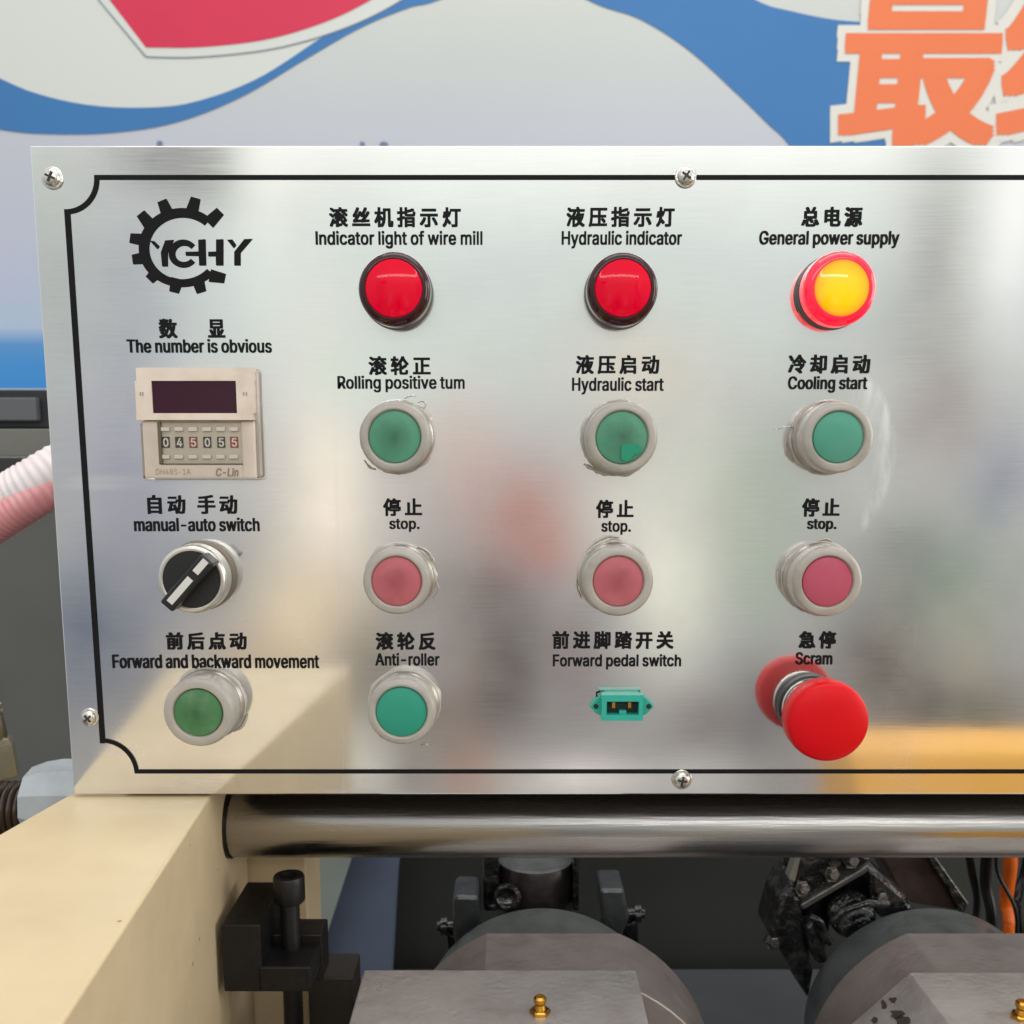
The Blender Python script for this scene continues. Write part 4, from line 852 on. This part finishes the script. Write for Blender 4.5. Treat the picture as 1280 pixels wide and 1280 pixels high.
for u, v in ((1003, 1111), (1064, 1076), (1022, 1186), (966, 1178), (1100, 1122), (1040, 1093)):
    pb = P(u, v, y0-.003)
    bm = lathe(NB(), [(0, -.004), (.0048, -.004), (.0048, .0), (.0034, .0), (.0034, .0035), (.0028, .004), (0, .004)], pb, (.1, -1, .3), seg=6); obj('bolt', bm, mat('oily_bolt', (92, 90, 88), .25, .8, bump=.5), uk, origin=pb, smooth=0)

# orange cables at the right, among black ones
def cable(name, us, y, rad, m_, label, cat, group=None):
    bm = tube(NB(), spline([P(u, v, y+dy) for u, v, dy in us], 10), rad, 12); o = obj(name, bm, m_, None, origin=P(us[0][0], us[0][1], y)); tag(o, label, cat, group); return o
ORG = mat('orange_cable', (226, 104, 22), .4, var=.08)
cable('cable', [(1262, 1030, 0), (1263, 1080, 0), (1258, 1125, .01), (1262, 1160, .004), (1252, 1230, 0), (1250, 1300, 0)], .2, .0042, ORG, 'orange cable hanging down behind the right spindle head', 'cable')
cable('cable', [(1292, 1030, 0), (1282, 1090, .01), (1270, 1130, .004), (1276, 1200, 0), (1282, 1300, 0)], .205, .0032, BLACKP, 'black cable hanging at the right edge beside the orange cable', 'cable')
cable('cable', [(1238, 1030, 0), (1232, 1100, .006), (1240, 1160, 0), (1226, 1300, 0)], .22, .0036, BLACKP, 'black cable just left of the orange cable', 'cable')

for k_, (pts_, yy_, rad_, lb_) in enumerate((
    ([(1205, 1030, 0), (1215, 1090, 0), (1222, 1130, .004), (1214, 1200, 0), (1216, 1300, 0)], .23, .0026, 'thin black cable furthest left of the bundle by the orange cable'),
    ([(1252, 1030, 0), (1246, 1085, .004), (1270, 1140, 0), (1268, 1200, .004), (1262, 1300, 0)], .19, .0012, 'thin black wire crossing in front of the orange cable'),
    ([(1300, 1030, 0), (1296, 1110, .004), (1288, 1170, 0), (1296, 1300, 0)], .2, .004, 'thick black cable cut off by the right edge of the photo'))):
    cable('cable', pts_, yy_, rad_, BLACKP, lb_, 'cable')

# ------------------------------------------------------------------ things at the left edge
def corrugated(pts, r, pitch, amp):
    out = []; L_ = 0
    return pts
hose = empty('corrugated_hose', P(30, 640, .16)); tag(hose, 'pink and white corrugated hose passing behind the panel left edge', 'hose')
yh = .16
path = spline([P(-190, 760, yh), P(-90, 700, yh), P(-10, 644, yh), P(50, 606, yh), P(130, 560, yh+.02)], 60)
bm = tube(NB(), path, lambda t: .0158+.00035*math.sin(t*math.pi*2*40), 40)
obj('white_wrap', bm, mat('white_hose', (232, 222, 220), .4, var=.06, vscale=120, dirt=(206, 170, 168), dscale=30, damt=.5), hose)
bm = tube(NB(), [p+Vector((0, -.0050, -.0052)) for p in path], lambda t: .0118+.00035*math.sin(t*math.pi*2*40+.6), 36)
obj('pink_tube', bm, mat('pink_hose', (238, 160, 164), .38, var=.12, vscale=60, dirt=(236, 196, 196), dscale=50, damt=.6), hose)

ft = empty('pipe_fitting', P(0, 975, .10)); tag(ft, 'nickel pipe fitting with a wire coil sleeve at the far left', 'fitting')
yf = .10
cf = P(4, 972, yf)
bm = lathe(NB(), [(0, 0), (.0080, 0), (.0088, .001), (.0088, .0180), (.0074, .0205), (.0054, .0212), (.0054, .024)], cf, (-.10, 0, 1), seg=6, ang0=.3); obj('hex_nut', bm, mat('nickel', (224, 214, 186), .25, .9, var=.1, vscale=300), ft, origin=cf, smooth=0)
bm = lathe(NB(), [(.0050, .0), (.0058, .002), (.0052, .012), (.0044, .018)], cf+Vector((-.002, 0, .0205)), (-.10, 0, 1), seg=24); obj('sleeve', bm, mat('dull_nickel', (160, 152, 128), .3, .8), ft)
st = cf+Vector((-.0035, 0, .036)); pts = []
for k in range(240):
    t = k/240; a = t*2*math.pi*12
    pts.append(st+Vector((-.006*t+.0052*math.cos(a), .0052*math.sin(a), .036*t)))
bm = tube(NB(), pts, .0011, 8); obj('wire_coil', bm, CHROME, ft)

rodt = empty('threaded_rod', P(0, 1010, .05)); tag(rodt, 'dark oily threaded rod at the left with a clear plastic cap', 'threaded rod')
yt = .05; ctr = P(10, 1012, yt); rt = M(10, 1010, yt, 36)
prof = [(0, -.10)]
for k in range(42): prof += [(rt, -.10+.0032*k), (rt*.97, -.10+.0032*k+.0012), (rt*.88, -.10+.0032*k+.0020), (rt*.9, -.10+.0032*k+.0028)]
prof += [(0, -.10+.0032*42)]
bm = lathe(NB(), prof, ctr, (1, 0, 0), seg=48); obj('thread', bm, mat('oily_thread', (74, 62, 54), .3, .7, var=.1), rodt, origin=ctr)
cc = P(70, 1000, yt); r3 = M(70, 1000, yt, 52)
bm = lathe(NB(), [(rt*1.0, -.012), (r3*.80, -.011), (r3*.93, -.004), (r3, .004), (r3, .03), (0, .03)], (cc.x, yt, cc.z), (1, 0, 0), seg=10, ang0=.2)
obj('plastic_cap', bm, mat('milky_plastic', (200, 208, 210), .25, var=.08, vscale=90, bump=.4, bscale=120, trans=.35, coat=.3), rodt, origin=cc, smooth=30)

# ------------------------------------------------------------------ dark machine behind, bed and floor
cab = empty('machine_cabinet', P(30, 600, .42)); tag(cab, 'dark grey machine cabinet standing behind the panel under the banner', 'cabinet')
yc = .42
def slab(u0, u1, v0, v1, y0, y1, m_, name, par, bev=.001):
    bm = NB(); boxp(bm, u0, u1, v0, v1, y0, y1); return obj(name, bm, m_, par, smooth=0, bevel=bev)
slab(-420, 1900, 592, 1500, yc, yc+.20, DARKPL, 'body', cab, .003)
slab(-420, 1900, 572, 590, yc-.012, yc+.03, mat('black_rail', (40, 40, 38), .5), 'rail', cab)
slab(-420, 1900, 536, 571, yc+.02, yc+.1, mat('olive_grey_panel', (112, 112, 104), .5, var=.05), 'upper_panel', cab)
slab(-420, 1900, 487, 535, yc+.03, yc+.1, mat('black_hood', (30, 30, 32), .5), 'hood', cab)
slab(-200, 44, 497, 526, yc+.022, yc+.03, mat('grey_screen', (92, 94, 96), .35), 'window', cab)
pk = P(58, 567, yc); bm = lathe(NB(), [(0, 0), (.006, 0), (.006, .006), (.003, .008), (0, .008)], pk+Vector((0, .02, 0)), (0, -1, 0), seg=16); obj('knob', bm, BLACKP, cab, origin=pk)

bed = empty('machine_bed', (0, .25, .80)); tag(bed, 'dark machine bed with grey and slate plates seen below the rod', 'machine bed')
zb = ZA-.085
bm = NB(); box(bm, (.35, .05, zb-.03), (1.7, .60, .06)); obj('tray', bm, mat('dark_tray', (66, 68, 70), .5, var=.12, vscale=14), bed, smooth=0, bevel=.002)
ypl = .30
bm = prism(NB(), [P(468, 985, .37), P(1700, 985, .37), P(1700, 1500, .37), P(468, 1500, .37)], (0, .01, 0)); obj('gap_shade', bm, mat('dark_gap_shade', (52, 54, 51), .5, var=.12, vscale=10), bed, smooth=0)  # dark sheet added in place of the shade behind the spindle heads
bm = prism(NB(), [P(300, 1000, ypl), P(452, 1000, ypl), P(440, 1070, ypl), P(398, 1200, ypl), P(360, 1330, ypl), P(300, 1330, ypl)], (0, .02, 0)); obj('grey_plate', bm, GREYGR, bed, smooth=0)
bm = prism(NB(), [P(430, 1000, ypl+.03), P(505, 1000, ypl+.03), P(495, 1100, ypl+.03), P(478, 1400, ypl+.03), P(320, 1400, ypl+.03)], (0, .02, 0)); obj('slate_plate', bm, SLATE, bed, smooth=0)
bm = NB(); box(bm, (0.3, .6, -.01), (5, 2.6, .02)); fl = obj('floor', bm, mat('concrete', (98, 96, 92), .6, var=.1, vscale=4), None, smooth=0); tag(fl, 'grey concrete floor under the machine', 'floor', kind='structure')

# orange guard in front of the panel, seen only mirrored along its lower right edge
g0 = Vector((P(1062, 941, 0).x/D*(D+.22), -.22, ZC+(P(1062, 941, 0).z-ZC)/D*(D+.22)))
bm = prism(NB(), [g0, g0+Vector((0, .05, -.06)), g0+Vector((0, .05, -.14)), g0+Vector((0, -.06, -.14)), g0+Vector((0, -.06, 0))], (.6, 0, 0)); gd = obj('machine_guard', bm, mat('orange_paint', (244, 176, 48), .45, var=.05, vscale=10), None, origin=g0, smooth=0, bevel=.003)
tag(gd, 'orange painted machine guard mirrored along the lower right of the panel', 'guard')

# ------------------------------------------------------------------ printed banner behind
yB = 1.25
ban = empty('banner', P(640, 485, yB)); tag(ban, 'large printed banner with blue waves, a red shield and orange characters', 'banner')
def sheet_mat():
    mt = bpy.data.materials.new('banner_print'); mt.use_nodes = True; nt = mt.node_tree; N = nt.nodes; L = nt.links; b = N['Principled BSDF']
    b.inputs['Roughness'].default_value = .5; b.inputs['Specular IOR Level'].default_value = .3
    tc = N.new('ShaderNodeTexCoord'); sp = N.new('ShaderNodeSeparateXYZ'); L.new(tc.outputs['Object'], sp.inputs[0])
    z0 = 0.0; z1 = P(640, 0, yB).z-P(640, 485, yB).z
    mr = N.new('ShaderNodeMapRange'); mr.inputs[1].default_value = z0; mr.inputs[2].default_value = z1; L.new(sp.outputs[2], mr.inputs[0])
    cr = N.new('ShaderNodeValToRGB'); L.new(mr.outputs[0], cr.inputs[0]); e = cr.color_ramp.elements
    def at(v): return 1-v/485
    e[0].position = 0; e[0].color = rgba((62, 138, 206)); e[1].position = 1; e[1].color = rgba((198, 202, 196))
    for v, c_ in ((452, (70, 142, 206)), (428, (92, 146, 202)), (405, (172, 190, 212)), (330, (182, 188, 206)), (180, (188, 191, 200)), (90, (192, 196, 196))):
        q = e.new(at(v)); q.color = rgba(c_)
    n = N.new('ShaderNodeTexNoise'); n.inputs['Scale'].default_value = 3; L.new(tc.outputs['Object'], n.inputs['Vector'])
    hs = N.new('ShaderNodeHueSaturation'); m2 = N.new('ShaderNodeMapRange'); m2.inputs[3].default_value = .96; m2.inputs[4].default_value = 1.04
    L.new(n.outputs[0], m2.inputs[0]); L.new(m2.outputs[0], hs.inputs['Value']); L.new(cr.outputs[0], hs.inputs['Color']); L.new(hs.outputs[0], b.inputs['Base Color'])
    return mt
slab(-700, 2100, -420, 486, yB, yB+.004, sheet_mat(), 'sheet', ban, 0)
def flat(us, y, m_, name, sm=8):
    bm = NB(); vv = [bm.verts.new(P(u, v, y)) for u, v in us]
    for t in tessellate_polygon([[Vector((u, v, 0)) for u, v in us]]): bm.faces.new([vv[q] for q in t])
    return obj(name, bm, m_, ban, smooth=0)
def crv(pts, n=8): return [(p.x, p.y) for p in spline([(u, v, 0) for u, v in pts], n)]
BLUEP = mat('blue_print', (60, 116, 172), .5, var=.03, vscale=6, spec=.3)
EDGE = mat('grey_print_edge', (140, 146, 160), .5, spec=.3); PALE = mat('pale_print', (206, 210, 204), .5, spec=.3)
up = crv([(-260, -20), (-120, 40), (0, 98), (50, 118), (110, 131), (175, 134.5), (240, 128), (320, 99), (400, 48), (460, 8), (530, -35), (640, -70), (760, -80)])
lo = crv([(735, -55), (640, -40), (548, 0), (510, 10), (450, 35), (380, 75), (300, 122), (220, 153), (140, 166), (60, 167.5), (0, 162), (-120, 140), (-260, 90)])
cap = crv([(-260, -260), (0, -260), (300, -260), (560, -260)])
flat([(-260, -300)]+[(560, -300)]+[(620, -62)]+[(u, v) for u, v in reversed(up) if u < 620], yB-.0005, PALE, 'pale_field')
flat(up+lo, yB-.0010, BLUEP, 'blue_wave')
w2 = crv([(640, -60), (735, 0), (800, 24), (860, 62), (920, 116), (960, 155), (986, 181), (1030, 250), (1060, 330)])
w3 = crv([(1190, 330), (1180, 200), (1160, 90), (1120, 32), (1083, 28), (1040, 24), (990, 14), (945, 0), (870, -50), (800, -110)])
flat(w2+w3, yB-.0010, BLUEP, 'blue_wave')
g3 = crv([(800, -110), (870, -50), (945, 0), (990, 14), (1040, 24), (1083, 28), (1150, 30), (1300, 10), (1500, -60)])
sh_out = [(20, -150)]+[(124, 2), (181, 71)]+crv([(184, 72), (250, 72), (340, 62), (420, 40), (490, 8), (560, -40)])[0:]+[(560, -150)]
flat(sh_out, yB-.0015, EDGE, 'shield_outline')
sh_mid = [(22, -150)]+[(126, 2), (182.5, 69.6)]+crv([(186, 70.5), (250, 70.5), (340, 60.5), (420, 38.5), (490, 6.5), (560, -42)])+[(560, -150)]
flat(sh_mid, yB-.0020, PALE, 'shield_border')
sh_in = [(36, -150)]+[(137, 0), (182, 59)]+crv([(184, 59.5), (250, 59), (330, 50), (400, 30), (460, 2), (520, -40)])+[(520, -150)]
flat(sh_in, yB-.0025, mat('red_print', (206, 50, 80), .5, var=.02, vscale=5, spec=.3), 'red_shield')
for us in ([(196, 190), (196, 177.5), (199, 175.5), (203, 177), (204, 190)], [(449, 190), (450, 178), (453, 176.5), (456, 178.5), (456, 190)], [(474, 190), (475, 178.5), (480, 176.5), (485, 179), (485, 190)]):
    flat(us, yB-.001, mat('dull_blue_print', (112, 118, 158), .5, spec=.3), 'printed_fragment')
ORP = mat('orange_print', (226, 120, 76), .5, var=.02, vscale=5, spec=.3); OUTL = mat('white_outline', (214, 212, 204), .5, spec=.3)
for ch, (u0, u1, v0, v1) in (('最', (1050, 1262, -48, 183)), ('终', (1246, 1470, -48, 183))):
    bm = NB(); letter(bm, ch, u0-10, u1+10, v0-9, v1+9, yB-.0015, bold=(15, 15), rings=3, step=2e-5, slant=.05); oo = obj('character_outline', bm, OUTL, ban, smooth=0)
    bm = NB(); letter(bm, ch, u0, u1, v0, v1, yB-.0025, bold=(6.5, 5), rings=2, step=2e-5, slant=.05); obj('character', bm, ORP, ban, smooth=0)
